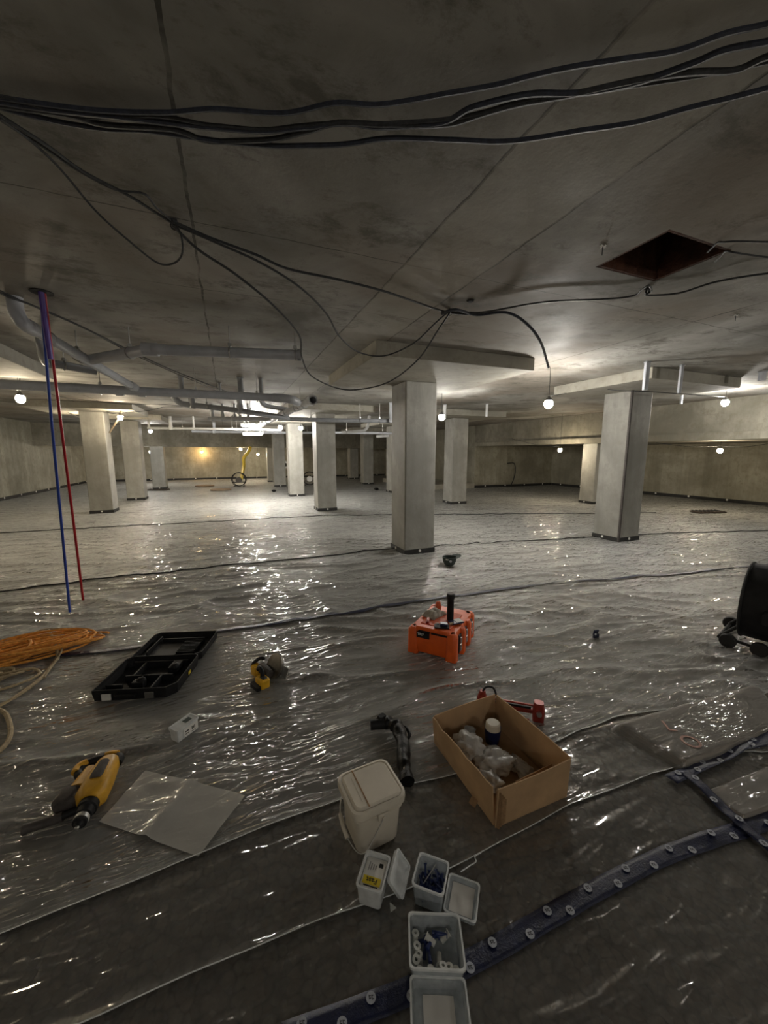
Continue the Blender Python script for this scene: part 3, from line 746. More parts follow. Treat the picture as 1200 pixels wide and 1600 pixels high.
# 1 main horizontal pipe, elbowed into the run that ends open toward the viewer
y0 = 6.0
t = thing('waste_pipe', 'long grey waste pipe across the left ending at an elbow', 'pipe')
a, b_ = Vector((-6.7, 6.12, 2.30)), Vector((.78, 5.98, 2.30))
pm = at(480, 636, 2.3)
MB().cyl(a, b_, .056, n=22).build('pipe_run', 'pvc_grey', t, smooth=True)
el = catmull([b_ + Vector((-.12, 0, 0)), b_, Vector((.95, 6.03, 2.29)), Vector((1.06, 6.22, 2.28))], 6)
MB().tube(el, .062, 20).build('elbow', 'pvc_grey', t, smooth=True)
for px in (4.6 - 9,): pass
for x in (-5.4, -4.2, -3.0, -1.45, -.35, .45): strap(t, (x, 6.06 - .005 * x, 2.30), .056, (1, 0, 0))
for x in (-1.25, -1.0, -3.6): collar(t, (x, 6.08, 2.30), (1, 0, 0), .056)
t = thing('waste_pipe', 'grey pipe with an open mouth facing the viewer, running away under the ceiling', 'pipe')
p0 = at(489, 625, 2.33); p1 = Vector((.66, 14.6, 2.25))
MB().pipe([p0, p0 + (p1 - p0) * .08, p1], .062, .055).build('pipe_run', 'pvc_grey', t, smooth=True)
d = (p1 - p0).normalized()
MB().pipe([p0 - d * .005, p0 + d * .16], .076, .0535).build('socket_mouth', 'pvc_grey', t, smooth=True)
MB().cyl(p0 + d * .3, p0 + d * .304, .054, n=20).build('bore_shade', 'black_rubber', t)  # black disc put in as the shade inside the open pipe
for k in (.55, 1.1, 1.9, 3.2, 4.6, 6.2): collar(t, p0 + d * k, d, .062)
for k in (.8, 2.4, 4.0, 5.8, 7.6): strap(t, p0 + d * k, .062, d)
# 2 riser + diagonal + branch
t = thing('waste_pipe', 'grey pipe dropping from the ceiling at far left and slanting down to the long pipe', 'pipe')
p = [at(30, 452, 2.65), at(33, 480, 2.56), at(38, 505, 2.47)]
e0 = at(36, 505, 2.47); e1 = at(133, 562, 2.42); e2 = Vector((-1.05, 6.02, 2.33))
MB().tube(catmull([Vector((e0.x - .03, e0.y - .0, 2.65)), Vector((e0.x - .03, e0.y, 2.55)), e0, e0 + (e1 - e0) * .12], 6), .05, 20).build('ceiling_bend', 'pvc_grey', t, smooth=True)
MB().cyl(e0, e2, .045, n=20).build('pipe_run', 'pvc_grey', t, smooth=True)
collar(t, e0 + (e1 - e0) * .1, e1 - e0, .048); collar(t, e1, e1 - e0, .048, .14); collar(t, e2 + (e1 - e2).normalized() * .12, e1 - e2, .048, .16)
strap(t, e0 + (e1 - e0) * .35, .045, e1 - e0); strap(t, e0 + (e1 - e0) * .85, .045, e1 - e0)
t = thing('waste_pipe', 'grey branch pipe with a white coupling running right to a capped end', 'pipe')
b0, b1, b2 = e1 + Vector((.03, 0, 0)), at(235, 546, 2.42), at(468, 555, 2.42)
MB().tube(catmull([b0, b0 + (b1 - b0) * .5, b1, b1 + (b2 - b1) * .1], 5), .048, 20).build('branch_bend', 'pvc_grey', t, smooth=True)
MB().cyl(b1, b2, .046, n=20).build('pipe_run', 'pvc_grey', t, smooth=True)
collar(t, b1, b2 - b1, .05, .13); strap(t, b1 + (b2 - b1) * .52, .046, b2 - b1); strap(t, b0 + (b1 - b0) * .7, .046, b1 - b0)
strap(t, b1 + (b2 - b1) * .97, .046, b2 - b1)
collar(t, b2, b2 - b1, .047, .04, 'pvc_dark')
t = thing('waste_pipe', 'short dark grey pipe behind the red and blue pipes at left', 'pipe')
c0, c1 = at(66, 545, 2.5), at(72, 566, 2.44); c2 = at(150, 580, 2.42)
MB().tube(catmull([Vector((c0.x, c0.y, 2.65)), c0, c1, c1 + (c2 - c1) * .25, c2], 6), .042, 18).build('pipe_run', 'pvc_dark', t, smooth=True)
strap(t, c1 + (c2 - c1) * .35, .042, c2 - c1)
# 3 dark collector behind
def run(label, pts, r, mat, hang=(), risers=(), grp=None):
    t = thing('waste_pipe', label, 'pipe', group=grp)
    P = [depth(*q) for q in pts]
    P = [Vector((q.x, q.y, min(q.z, CZ - .02))) for q in P]
    MB().tube(catmull(P, 5) if len(P) > 2 else P, r, 16).build('pipe_run', mat, t, smooth=True)
    for k in hang:
        i = int(k); f = k - i; strap(t, P[i] + (P[i + 1] - P[i]) * f, r, P[i + 1] - P[i])
    for k, rr in risers:
        i = int(k); f = k - i; q = P[i] + (P[i + 1] - P[i]) * f
        MB().cyl(q, (q.x, q.y, CZ), rr, n=14).build('riser', mat, t, smooth=True)
        MB().cyl(q - Vector((0, 0, r * 1.2)), q + Vector((0, 0, r * 2.2)), rr * 1.25, n=14).build('branch_collar', mat, t, smooth=True)
    return t
run('dark grey collector pipe sloping right behind the long pipe, with upright risers', [(270, 600, 6.9), (270, 618, 6.9), (282, 630, 7.0), (300, 633, 7.1), (375, 642, 7.5), (452, 654, 8.0)], .052, 'pvc_dark', (3.3, 4.2), ((3.0, .045), (4.0, .05)))
run('short dark pipe elbowing right behind the collector pipe', [(407, 598, 7.6), (407, 622, 7.6), (416, 634, 7.7), (450, 640, 7.8)], .045, 'pvc_dark', (), ())
run('grey pipe passing in front of the middle column head, nearer of the cross runs', [(326, 654, 9.1), (450, 655, 9.1), (540, 657, 9.05), (616, 658, 9.0)], .048, 'pvc_dark', (.3, .8, 1.4, 2.3, 2.7), ((.05, .035), (.18, .03), (.33, .025), (.4, .025), (.5, .025)))
run('pale thin pipe running across behind the far bulbs at left', [(233, 656, 12.2), (233, 667, 12.2), (240, 669, 12.2), (330, 670, 12.2), (440, 672, 12.2)], .035, 'pvc_white', (2.5, 3.3, 3.7), ((2.3, .05), (2.7, .03)))
run('grey far pipe crossing between the far columns', [(300, 674, 14.5), (440, 676, 14.6), (540, 676, 14.6), (618, 677, 14.4)], .045, 'pvc_grey', (.5, 1.4, 2.3), ((.25, .05), (.6, .04)))
run('white elbowed pipe between the middle column and the far column', [(534, 676, 10.8), (560, 674, 10.8), (570, 672, 10.8), (575, 665, 10.8), (577, 650, 10.8)], .04, 'pvc_white', (.3,), ())
run('short white pipe stub left of the half hidden column', [(588, 682, 12.6), (608, 681, 12.6)], .045, 'pvc_white', (.5,), ())
# ceiling stubs
def stub(px, py, z0, wd, label, mat='pvc_grey'):
    p = at(px, py, CZ); t = thing('ceiling_stub', label, 'pipe stub', (p.x, p.y, z0), YAW, 'grey stubs hanging from the ceiling')
    MB().loft([(0, wd, wd, wd * .2), (CZ - z0, wd, wd, wd * .2)]).build('stub_pipe', mat, t, smooth=True)
    MB().loft([(CZ - z0 - .015, wd * 1.3, wd * 1.3, wd * .3), (CZ - z0 - .001, wd * 1.3, wd * 1.3, wd * .3)]).build('ceiling_collar', 'pvc_dark', t)
stub(1012, 565, 2.30, .055, 'grey pipe stub hanging in front of the right drop panel, left one')
stub(1066, 570, 2.29, .04, 'thin grey pipe stub hanging right of its larger neighbour')
stub(1192, 580, 2.52, .07, 'short grey pipe stub at the right edge of the ceiling')
stub(1066, 612, 2.42, .04, 'small grey stub below and behind the thin one')
for px, py, z0, wd, lb in ((282, 587, 2.42, .06, 'grey stub above the long pipe, left of a pair'), (375, 590, 2.4, .07, 'grey stub above the long pipe, near its centre'), (407, 591, 2.4, .05, 'grey stub above the long pipe, right of a pair'),
                           (343, 598, 2.45, .04, 'thin grey stub between the others above the long pipe')):
    stub(px, py, z0, wd, lb, 'pvc_dark')
stub(611, 629, 2.2, .09, 'twin-looking grey stub just left of the near column', 'pvc_grey')
stub(695, 632, 2.3, .07, 'small pale stub right of the near column by a bulb', 'pvc_white')
stub(761, 631, 2.35, .05, 'small pale stub on the drop panel beside the bulb', 'pvc_white')

# red / blue supply pipes hanging down to the floor
top = at(65, 456, CZ)
bl = at(109, 956, .01); rd = at(130, 939, .01)
t = tag(MB().tube([Vector((top.x - .006, top.y, CZ)), Vector(((top.x * 2 + bl.x) / 3 - .01, (top.y * 2 + bl.y) / 3, 1.77)), Vector((top.x * .3 + bl.x * .7 - .004, top.y * .3 + bl.y * .7, .8)), bl], .0105, 10).build('supply_pipe', 'blue_pipe', smooth=True), 'thin blue plastic pipe hanging from the ceiling to the floor at left', 'pipe', 'coloured supply pipes')
t = tag(MB().tube([Vector((top.x + .012, top.y + .01, CZ)), Vector(((top.x * 2 + rd.x) / 3 + .01, (top.y * 2 + rd.y) / 3, 1.77)), Vector((top.x * .3 + rd.x * .7 + .006, top.y * .3 + rd.y * .7, .8)), rd], .0105, 10).build('supply_pipe', 'red_pipe', smooth=True), 'thin red plastic pipe hanging from the ceiling beside the blue one', 'pipe', 'coloured supply pipes')
tag(MB().cyl((top.x, top.y - .012, CZ), (top.x - .02, top.y + .07, 2.2), .018, n=12).build('pipe_sleeve', 'violet_pipe', smooth=True), 'violet sleeve around the pipe tops under the ceiling', 'sleeve')
tag(MB().lathe([(0, .07), (.006, .07)], Matrix.Translation((top.x, top.y, CZ - .007)), 18).build('ceiling_rosette', 'black_rubber'), 'black ring where the coloured pipes leave the ceiling', 'ring')

# small pale plates with wire tails, and an anchor, on the ceiling
for px, py, s_, lb in ((942, 384, .05, 'white fixing plate with short wires left of the square opening'), (1150, 492, .05, 'pale plate high on the right ceiling')):
    p = at(px, py, CZ); t = thing('ceiling_fixing', lb, 'fixing', (p.x, p.y, CZ), .2)
    MB().box((0, 0, -.003), (s_, .012, .005)).box((0, 0, -.004), (.012, s_ * .7, .005)).build('plate', 'rough_white', t)
    MB().cyl((.0, 0, 0), (.0, 0, -.05), .0025, n=6).build('wire_tail', 'cable_black', t)
p = at(735, 469, CZ); tag(MB().lathe([(-.012, .02), (-.001, .03)], Matrix.Translation((p.x, p.y, CZ)), 16).build('ceiling_anchor', 'black_rubber'), 'small dark round anchor in the ceiling above the hook', 'anchor')

# ================================================================== FLOOR THINGS
# ---- near right column dark fillet belongs to that column
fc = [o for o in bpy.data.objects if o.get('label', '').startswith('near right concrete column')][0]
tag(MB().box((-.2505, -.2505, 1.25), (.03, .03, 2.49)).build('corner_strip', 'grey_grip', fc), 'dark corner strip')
# ---- open black tool case
t = thing('tool_case', 'open empty black plastic tool case lying flat on the film', 'tool case', (-.845, 2.645, .0), R(-17))
def tray(y0, y1, wd, h, name, th=.006):
    m = MB(); d_ = y1 - y0; cx, cyy = wd / 2, (y0 + y1) / 2; Mx = Matrix.Translation((cx, cyy, 0))
    ch = .05
    def sec(z, w_, dd, c_): # chamfered outline
        return [Mx @ Vector((x, y, z)) for x, y in ((-w_ / 2, -dd / 2), (w_ / 2 - c_, -dd / 2), (w_ / 2, -dd / 2 + c_), (w_ / 2, dd / 2 - c_ * .3), (w_ / 2 - c_ * .3, dd / 2), (-w_ / 2 + c_ * .6, dd / 2), (-w_ / 2, dd / 2 - c_ * .6))]
    m.loops([sec(.002, wd * .97, d_ * .97, ch), sec(h * .7, wd, d_, ch), sec(h, wd, d_, ch), sec(h, wd - 2 * th, d_ - 2 * th, ch), sec(h * .7, wd - 2.4 * th, d_ - 2.4 * th, ch), sec(.01, wd * .94, d_ * .94, ch)])
    return m.build(name, 'black_plastic', t, bevel=.002)
tr1 = tray(0, .40, .48, .075, 'base_tray')
tr2 = tray(.41, .80, .48, .06, 'lid_tray')
m = MB()
m.box((.24, .19, .03), (.30, .012, .045)).box((.14, .28, .03), (.012, .17, .045)).box((.32, .10, .03), (.012, .17, .045)).box((.07, .10, .028), (.10, .012, .04)).box((.36, .30, .035), (.06, .10, .05)).box((.21, .12, .03), (.07, .05, .05)).box((.24, .36, .03), (.36, .01, .05))
m.ball((.22, .13, .05), .03, (1, .8, .8)).ball((.37, .27, .055), .028)
m.build('moulded_inserts', 'black_plastic', tr1, bevel=.003)
m = MB(); m.box((.17, .60, .02), (.20, .22, .012))
for k in range(9): m.box((.34, .50 + .022 * k, .03), (.13, .006, .03))
m.box((.07, .62, .03), (.008, .25, .045)).box((.25, .70, .03), (.32, .008, .045))
m.build('moulded_ribs', 'black_plastic', tr2, bevel=.001)
for x, mt in ((.085, 'sticker_white'), (.335, 'steel')):
    MB().box((x, -.006, .032), (.055, .008, .04)).box((x, -.010, .05), (.045, .006, .012)).build('latch', mt, t, bevel=.002)['label'] = 'white latch' if mt[0:3] == 'sti' else 'metal latch'
MB().box((.2, -.022, .045), (.12, .014, .018)).box((.145, -.01, .045), (.014, .03, .018)).box((.255, -.01, .045), (.014, .03, .018)).build('handle', 'black_plastic', t, bevel=.004)
for x in (.08, .4): MB().cyl((x - .035, .405, .065), (x + .035, .405, .065), .009, n=10).build('hinge', 'black_plastic', t, smooth=True)
MB().box((.4845, .22, .04), (.003, .035, .02)).build('yellow_sticker', 'sticker_yellow', t)

# ---- orange tool box
ang = R(-50)
TX, TY = 1.205, 2.475
t = thing('tool_box', 'orange plastic tool box with chunky ribbed side standing on the film', 'tool box', (TX, TY, 0), ang)
W, D, Hh = .36, .50, .205
Mx = Matrix.Translation((W / 2, D / 2, 0))
m = MB(); m.loft([(.012, W * .93, D * .95, .02), (.03, W * .98, D * .98, .03), (Hh * .55, W, D, .03), (Hh * .93, W * .98, D * .985, .035), (Hh, W * .93, D * .95, .035)], Mx)
m.build('body_shell', 'orange_case', t, smooth=True, bevel=.004)
# corner posts
for cx, cyy in ((.03, .03), (W - .03, .03), (.03, D - .03), (W - .03, D - .03)):
    MB().loft([(0, .085, .075, .02), (.03, .085, .075, .025), (Hh * .9, .082, .075, .028), (Hh * 1.0, .05, .05, .02)], Matrix.Translation((cx, cyy, 0))).build('corner_post', 'orange_case', t, smooth=True)
# ribs on the right long side with latches in between
for k in range(4):
    y = .03 + .147 * k
    if 0 < k < 3: MB().loft([(.0, .05, .065, .015), (.02, .06, .068, .02), (Hh * .85, .058, .065, .02), (Hh * .98, .03, .05, .014)], Matrix.Translation((W - .002, y, 0))).build('side_rib', 'orange_case', t, smooth=True)
    if k < 3:
        yy = y + .074
        MB().box((W + .004, yy, .105), (.012, .05, .14)).build('latch_recess', 'black_plastic', t, bevel=.003)
        m = MB(); m.box((W + .014, yy, .135), (.012, .03, .045)).box((W + .014, yy, .07), (.012, .03, .035)).cyl((W + .014, yy - .018, .10), (W + .014, yy + .018, .10), .006, n=10)
        m.build('metal_latch', 'steel', t, bevel=.002)
m = MB(); m.box((W / 2, D / 2 - .02, Hh + .003), (.24, .30, .01)); m.build('top_panel', 'orange_top', t, bevel=.004)
MB().loft([(Hh - .002, .28, .06, .02), (Hh + .014, .26, .045, .018)], Matrix.Translation((W / 2 - .0, .03, 0))).build('top_lip', 'orange_case', t, smooth=True)
m = MB(); m.box((.115, -.003, .158), (.10, .006, .045)); lab = m.build('brand_plate', 'black_plastic', t, bevel=.001)
Mf = Matrix.Translation((.097, -.0065, .163)) @ Matrix.Rotation(PI / 2, 4, 'X')
text_mesh('plate_lettering', 'TRI7', .026, 'sticker_white', lab, Mf, bold=.0006)
MB().box((.125, -.006, .19), (.09, .012, .008)).box((.24, -.004, .188), (.12, .01, .01)).build('lid_groove', 'black_plastic', t)
def on_box(lx, ly, lz=0):
    return Vector((TX, TY, Hh + lz + .009)) + Matrix.Rotation(ang, 3, 'Z') @ Vector((lx, ly, 0))
# things on it
t = thing('black_cylinder', 'tall black cylindrical tool standing upright on the orange box', 'cylinder', on_box(.245, .235, 0), 0)
MB().lathe([(0, .024), (.01, .026), (.17, .026), (.178, .031), (.205, .031), (.212, .028)], None, 22).build('barrel', 'black_plastic', t, smooth=True)
MB().lathe([(.2125, .024), (.2135, .022)], None, 22).build('end_face', 'grey_grip', t)
t = thing('cloth_rag', 'crumpled grey beige rag lying on the orange box', 'rag', on_box(.10, .26, 0), .4)
vs = []; N = 16
for i in range(N + 1):
    for j in range(N + 1):
        u, v_ = i / N - .5, j / N - .5; r_ = max(abs(u), abs(v_))
        h = .05 * max(0, 1 - (r_ / .5) ** 2.2) + .018 * noise.noise(Vector((u * 6, v_ * 6, 3)))
        vs.append((u * .17 + .01 * noise.noise(Vector((v_ * 5, 1, 0))), v_ * .13 + .012 * noise.noise(Vector((u * 5, 2, 0))), max(.002, h)))
fs = [(i * (N + 1) + j, i * (N + 1) + j + 1, (i + 1) * (N + 1) + j + 1, (i + 1) * (N + 1) + j) for i in range(N) for j in range(N)]
o = MB().add(vs, fs).build('folded_cloth', 'cloth_grey', t); o.modifiers.new('thickness', 'SOLIDIFY').thickness = .003
for q in o.data.polygons: q.use_smooth = True
tag(MB().loft([(0, .05, .03, .012), (.03, .05, .03, .012), (.07, .04, .025, .012), (.078, .02, .015, .006)], None).build('orange_clip', 'orange_top', loc=on_box(.10, .36, 0), smooth=True), 'rounded orange cap poking up behind the rag', 'cap')
tag(MB().loft([(0, .022, .09, .008), (.012, .024, .095, .009), (.018, .016, .08, .007)], None).build('pink_marker', 'red_metal', loc=on_box(.105, .12, 0), rot=(R(0), 0, ang + .3), smooth=True), 'short reddish pink tool in front of the rag', 'tool')
t = thing('mobile_phone', 'dark phone-like gadget lying flat near the front corner of the orange box', 'gadget', on_box(.235, .07, .006), ang + .35)
MB().loft([(0, .11, .07, .012), (.010, .11, .07, .012)], None).build('body', 'black_plastic', t, bevel=.002)
MB().box((.015, .01, .018), (.055, .04, .018)).build('raised_block', 'navy_plastic', t, bevel=.003)
MB().box((-.03, .03, .0125), (.018, .01, .004)).build('pale_tab', 'sticker_white', t)
t = thing('notebook', 'small dark notebook with a white page beside the black cylinder', 'notebook', on_box(.30, .21, 0), ang + .9)
MB().box((0, 0, .005), (.10, .07, .010)).build('cover', 'navy_plastic', t, bevel=.001)
MB().box((.02, 0, .0112), (.055, .06, .002)).build('white_page', 'sticker_white', t)
MB().box((-.055, -.02, .008), (.03, .016, .012)).build('wooden_block', 'pale_wood', t, bevel=.001)

# ---- cardboard box
t = thing('cardboard_box', 'open torn brown cardboard box without flaps, on the film', 'cardboard box', (.92, 1.075, 0), 0)
bw, bd, bh, th = .385, .50, .18, .005
m = MB(); m.box((bw / 2, bd / 2, .004), (bw - .01, bd - .01, .006)); m.build('bottom_panel', 'cardboard_in', t)
def panel(p0, p1, h0, h1, name, lean=(0, 0), jag=0.0, inner=True):
    p0, p1 = Vector((*p0, 0)), Vector((*p1, 0)); n_ = 14; d_ = (p1 - p0).normalized(); nr = Vector((d_.y, -d_.x, 0))
    L = []
    for i in range(n_ + 1):
        u = i / n_; q = p0 + (p1 - p0) * u; h = h0 + (h1 - h0) * u + jag * noise.noise(Vector((u * 7, p0.x * 9, 0)))
        bow = .006 * math.sin(PI * u)
        tp = q + Vector((lean[0], lean[1], 0)) + nr * (bow + (.010 * noise.noise(Vector((u * 5, 4, p0.y * 5))) if jag else 0))
        L.append([q + nr * 0, Vector((tp.x, tp.y, h)), Vector((tp.x, tp.y, h)) - nr * th, q - nr * th])
    return MB().loops(L).build(name, 'cardboard', t)
panel((0, 0), (bw, 0), .182, .192, 'side_panel', (0, -.006))
panel((bw, 0), (bw, bd), .192, .175, 'side_panel', (.008, 0))
panel((bw, bd), (0, bd), .175, .150, 'side_panel', (0, .01))
panel((0, bd), (0, .012), .150, .186, 'side_panel', (-.012, 0), .010)
m = MB()
for k in range(4): m.box((.006 + .006 * k, -.003 - .004 * k, .085), (.0025, .02, .165 - .02 * k), .5 + .25 * k)
m.build('torn_corner', 'cardboard_edge', t)
MB().box((0, 0, 0), (.03, .03, .0025)).build('torn_flap', 'cardboard_edge', t, loc=(-.03, .11, .03), rot=(.6, -.7, .3))
MB().box((bw - .12, .075, .05), (.22, .004, .10), R(4)).build('inner_flap', 'cardboard_in', t)
# contents
def crumple(name, c_, r_, label, seed, mat='bag_plastic', sc=(1, 1, .6), cat='plastic bag', group=None, amp=.45, fr=12):
    bm = bmesh.new(); bmesh.ops.create_icosphere(bm, subdivisions=4, radius=1)
    for v_ in bm.verts:
        k = 1 + amp * noise.noise(v_.co * 2.2 + Vector((seed, 0, 0))) - .28 * abs(noise.noise(v_.co * 4.5 + Vector((seed, 5, 0))))
        v_.co = Vector((v_.co.x * sc[0], v_.co.y * sc[1], v_.co.z * sc[2])) * k * r_
    for f in bm.faces: f.smooth = True
    me = bpy.data.meshes.new(name); bm.to_mesh(me); bm.free(); me.materials.append(MATS[mat])
    o = bpy.data.objects.new(name, me); COL.objects.link(o)
    lo = min(v_.co.z for v_ in me.vertices); o.location = Vector(c_) + Vector((0, 0, -lo))
    return tag(o, label, cat, group)
crumple('plastic_bag', (1.10, 1.31, .008), .085, 'crumpled grey plastic bag in the middle of the cardboard box', 1.0, sc=(1.1, .9, .5), group='bags in the cardboard box')
crumple('plastic_bag', (1.01, 1.24, .008), .062, 'small crumpled grey bag against the left side of the cardboard box', 5.0, sc=(.9, 1.1, .5), group='bags in the cardboard box')
crumple('plastic_bag', (1.03, 1.42, .008), .075, 'crumpled shiny bag in the far left corner of the cardboard box', 9.0, sc=(1, 1, .7), group='bags in the cardboard box')
crumple('plastic_bag', (1.20, 1.25, .008), .05, 'flattened pale bag against the right side of the cardboard box', 13.0, sc=(.9, 1.4, .45), group='bags in the cardboard box')
t = thing('paint_cup', 'navy cup with a pale round lid inside the cardboard box', 'cup', (1.20, 1.46, .012), .3)
MB().lathe([(0, .034), (.07, .042), (.085, .042)], None, 22).build('cup_body', 'navy_plastic', t, smooth=True)
MB().lathe([(.085, .038), (.115, .036), (.120, .030)], Matrix.Translation((-.012, -.008, 0)), 22).build('lid', 'bucket_white', t, smooth=True)
t = thing('screw_pack', 'small clear pack of dark rods in the cardboard box', 'pack', (1.07, 1.49, .05), .8)
for k in range(5): MB().cyl((-.05, .01 * k - .02, .01 + .004 * (k % 2)), (.05, .012 * k - .03, .02), .003, n=6).build('rod', 'steel', t)
MB().loft([(0, .11, .06, .01), (.03, .10, .05, .01)], None).build('wrapper', 'clear_tub', t)

# ---- red metal tool behind the box
t = thing('red_clamp_tool', 'worn red metal gun-like tool behind the cardboard box', 'tool', (1.435, 1.60, 0), R(-38))
MB().box((.0, 0, .05), (.30, .022, .024)).box((.0, 0, .085), (.30, .012, .010)).build('frame_rail', 'red_metal', t, bevel=.004)
MB().loft([(0, .06, .05, .015), (.06, .065, .055, .018), (.11, .05, .045, .015)], Matrix.Translation((.15, 0, 0))).build('front_block', 'red_metal', t, smooth=True)
MB().cyl((.15, -.03, .06), (.15, -.045, .06), .014, n=16).build('bolt', 'steel', t, smooth=True)
MB().loft([(0, .07, .05, .02), (.08, .06, .045, .02), (.125, .03, .03, .012)], Matrix.Translation((-.16, 0, 0))).build('rear_block', 'red_metal', t, smooth=True)
MB().tube(catmull([(-.16, .0, .12), (-.14, .01, .145), (-.10, .02, .14), (-.08, .01, .10)], 5), .006, 8).build('trigger_wire', 'black_plastic', t, smooth=True)
MB().tube([(-.12, -.01, .02), (-.02, -.04, .008), (.10, -.03, .01)], .008, 8).build('lower_bar', 'red_metal', t, smooth=True)
MB().box((-.01, .0, .0675), (.24, .008, .012)).build('dark_slot', 'black_plastic', t)

# ---- black hose-like tool with crumpled black plastic
t = thing('black_nozzle_tool', 'black nozzle tool in crumpled black plastic leaning behind the bucket', 'tool', (.72, 1.68, 0), 0)
MB().pipe([(-.085, .085, .05), (.0, .055, .055)], .026, .021, 18).build('nozzle', 'black_plastic', t, smooth=True)
MB().loft([(0, .07, .05, .015), (.03, .065, .05, .015), (.06, .04, .03, .012)], Matrix.Translation((-.02, .085, .03)) @ Matrix.Rotation(.3, 4, 'Z')).build('nozzle_guard', 'black_plastic', t, smooth=True)
P_ = catmull([(.0, .07, .055), (.035, .01, .06), (.02, -.09, .055), (-.02, -.2, .045), (-.05, -.3, .03)], 8)
rr = [.032 + .012 * noise.noise(Vector((i * .35, 1, 0))) for i in range(len(P_))]
o = MB().tube(P_, rr, 24).build('plastic_wrap', 'black_bag', t, smooth=True)
for v_ in o.data.vertices:
    v_.co += noise.noise_vector(v_.co * 22) * .012
    v_.co.z = max(.002, v_.co.z)
MB().tube(catmull([(.05, .03, .03), (.085, .01, .04), (.09, -.035, .03), (.06, -.06, .02)], 5), .009, 8).build('hook_ring', 'black_plastic', t, smooth=True)
MB().tube([(.06, -.02, .06), (.02, -.12, .075), (-.05, -.27, .055)], .004, 6).build('steel_rod', 'steel', t)

# ---- square bucket
t = thing('square_bucket', 'cream square plastic bucket with snap lid and wire handle', 'bucket', (.452, 1.258, 0), R(4))
m = MB(); m.loft([(.004, .165, .155, .03), (.012, .172, .162, .03), (.15, .19, .178, .032), (.152, .205, .19, .034), (.158, .205, .19, .034), (.16, .195, .18, .032), (.185, .196, .181, .032)], None, n=6)
m.build('bucket_body', 'bucket_white', t, smooth=True)
m = MB(); m.loft([(.176, .222, .205, .036), (.19, .226, .209, .038), (.205, .222, .205, .036), (.207, .205, .188, .03), (.203, .195, .178, .028), (.207, .188, .171, .026), (.212, .18, .164, .024)], None, n=6)
lid = m.build('lid', 'bucket_white', t, smooth=True)
MB().box((-.045, 0, .2122), (.004, .18, .003)).build('lid_hinge_groove', 'cardboard_edge', lid)
MB().box((-.06, .0, .2122), (.002, .12, .002)).build('lid_ridge', 'bucket_white', lid)
for s_ in (-1, 1):
    MB().box((.005, s_ * .098, .158), (.04, .014, .026)).cyl((.005, s_ * .10, .158), (.005, s_ * .112, .158), .006, n=10).build('handle_lug', 'bucket_white', t, bevel=.002)
MB().tube(catmull([(.005, -.109, .158), (-.03, -.118, .12), (-.075, -.125, .07), (-.1, -.10, .055), (-.115, -.04, .06), (-.118, .0, .075), (-.115, .04, .09), (-.09, .09, .11), (-.04, .112, .14), (.005, .109, .158)], 5), .0022, 8).build('wire_handle', 'zinc', t, smooth=True)
MB().tube([(-.116, -.04, .06), (-.119, .0, .075), (-.116, .04, .09)], .0075, 10).build('handle_grip', 'bucket_white', t, smooth=True)

# ---- tubs
def tub(loc, rz, wd, dp, h, label, wall='clear_tub', rim='clear_rim', taper=.9):
    t = thing('plastic_tub', label, 'tub', loc, rz)
    m = MB(); th_ = .0022; r_ = .01
    m.loft([(.001, wd * taper, dp * taper, r_), (h - .006, wd, dp, r_), (h - .006, wd - 2 * th_, dp - 2 * th_, r_), (.004, wd * taper - 2 * th_, dp * taper - 2 * th_, r_)], None, n=3)
    m.build('tub_body', wall, t, smooth=True)
    m = MB(); L = [[Vector((x, y, z)) for x, y in rrect(a, b2, r_ + .002, 3)] for z, a, b2 in ((h - .007, wd + .006, dp + .006), (h, wd + .006, dp + .006), (h, wd - 2 * th_, dp - 2 * th_), (h - .007, wd - 2 * th_, dp - 2 * th_))]
    m.loops(L, closed=True).build('rim', rim, t, smooth=True)
    return t
def tublid(loc, rot, wd, dp, label, h=.012, inner=None, mat='clear_tub'):
    t = thing('tub_lid', label, 'lid', loc, 0); t.rotation_euler = rot
    MB().loft([(0, wd * .97, dp * .97, .01), (h, wd, dp, .011), (h, wd - .012, dp - .012, .009), (.003, wd - .02, dp - .02, .008)], None, n=3).build('lid_tray', mat, t, smooth=True)
    m = MB(); L = [[Vector((x, y, z)) for x, y in rrect(a, b2, .011, 3)] for z, a, b2 in ((h, wd + .002, dp + .002), (h + .003, wd + .002, dp + .002), (h + .003, wd - .008, dp - .008), (h, wd - .008, dp - .008))]
    m.loops(L, closed=True).build('lid_rim', 'clear_rim', t, smooth=True)
    if inner: MB().box((inner[2], inner[3], .0045), (inner[0], inner[1], .001)).build('paper_insert', 'paper', t)
    return t
# 1: closed-looking tub with label card and lid leaning
a1 = R(-38)
t1_ = tub((.387, 1.052, .0), a1, .086, .118, .08, 'small cream tub with a yellow and white label card, left of its leaning lid', wall='clear_rim')
MB().loft([(.004, .07, .10, .008), (.064, .074, .105, .008)], None, n=3).build('contents', 'rough_white', t1_)
card = MB().box((0, -.002, .0655), (.062, .092, .0015)).build('label_card', 'sticker_white', t1_)
MB().box((0, -.024, .0667), (.062, .026, .0008)).build('yellow_band', 'sticker_yellow', card)
Mt = Matrix.Translation((.0, -.023, .0673)) @ Matrix.Rotation(PI, 4, 'Z')
text_mesh('band_lettering', 'Fast', .022, 'ink', card, Mt, .0003, 1.1, .0004)
for k in range(4): MB().box((-.022 + .008 * k, .02, .0668), (.0016, .028 - .005 * k, .0006)).build('printed_line', 'ink', card)
MB().box((0, -.041, .0668), (.05, .0035, .0006)).build('printed_line', 'ink', card)
MB().box((.018, .03, .0668), (.014, .014, .0006)).build('printed_symbol', 'ink', card)
q = at(632, 1382, .045)
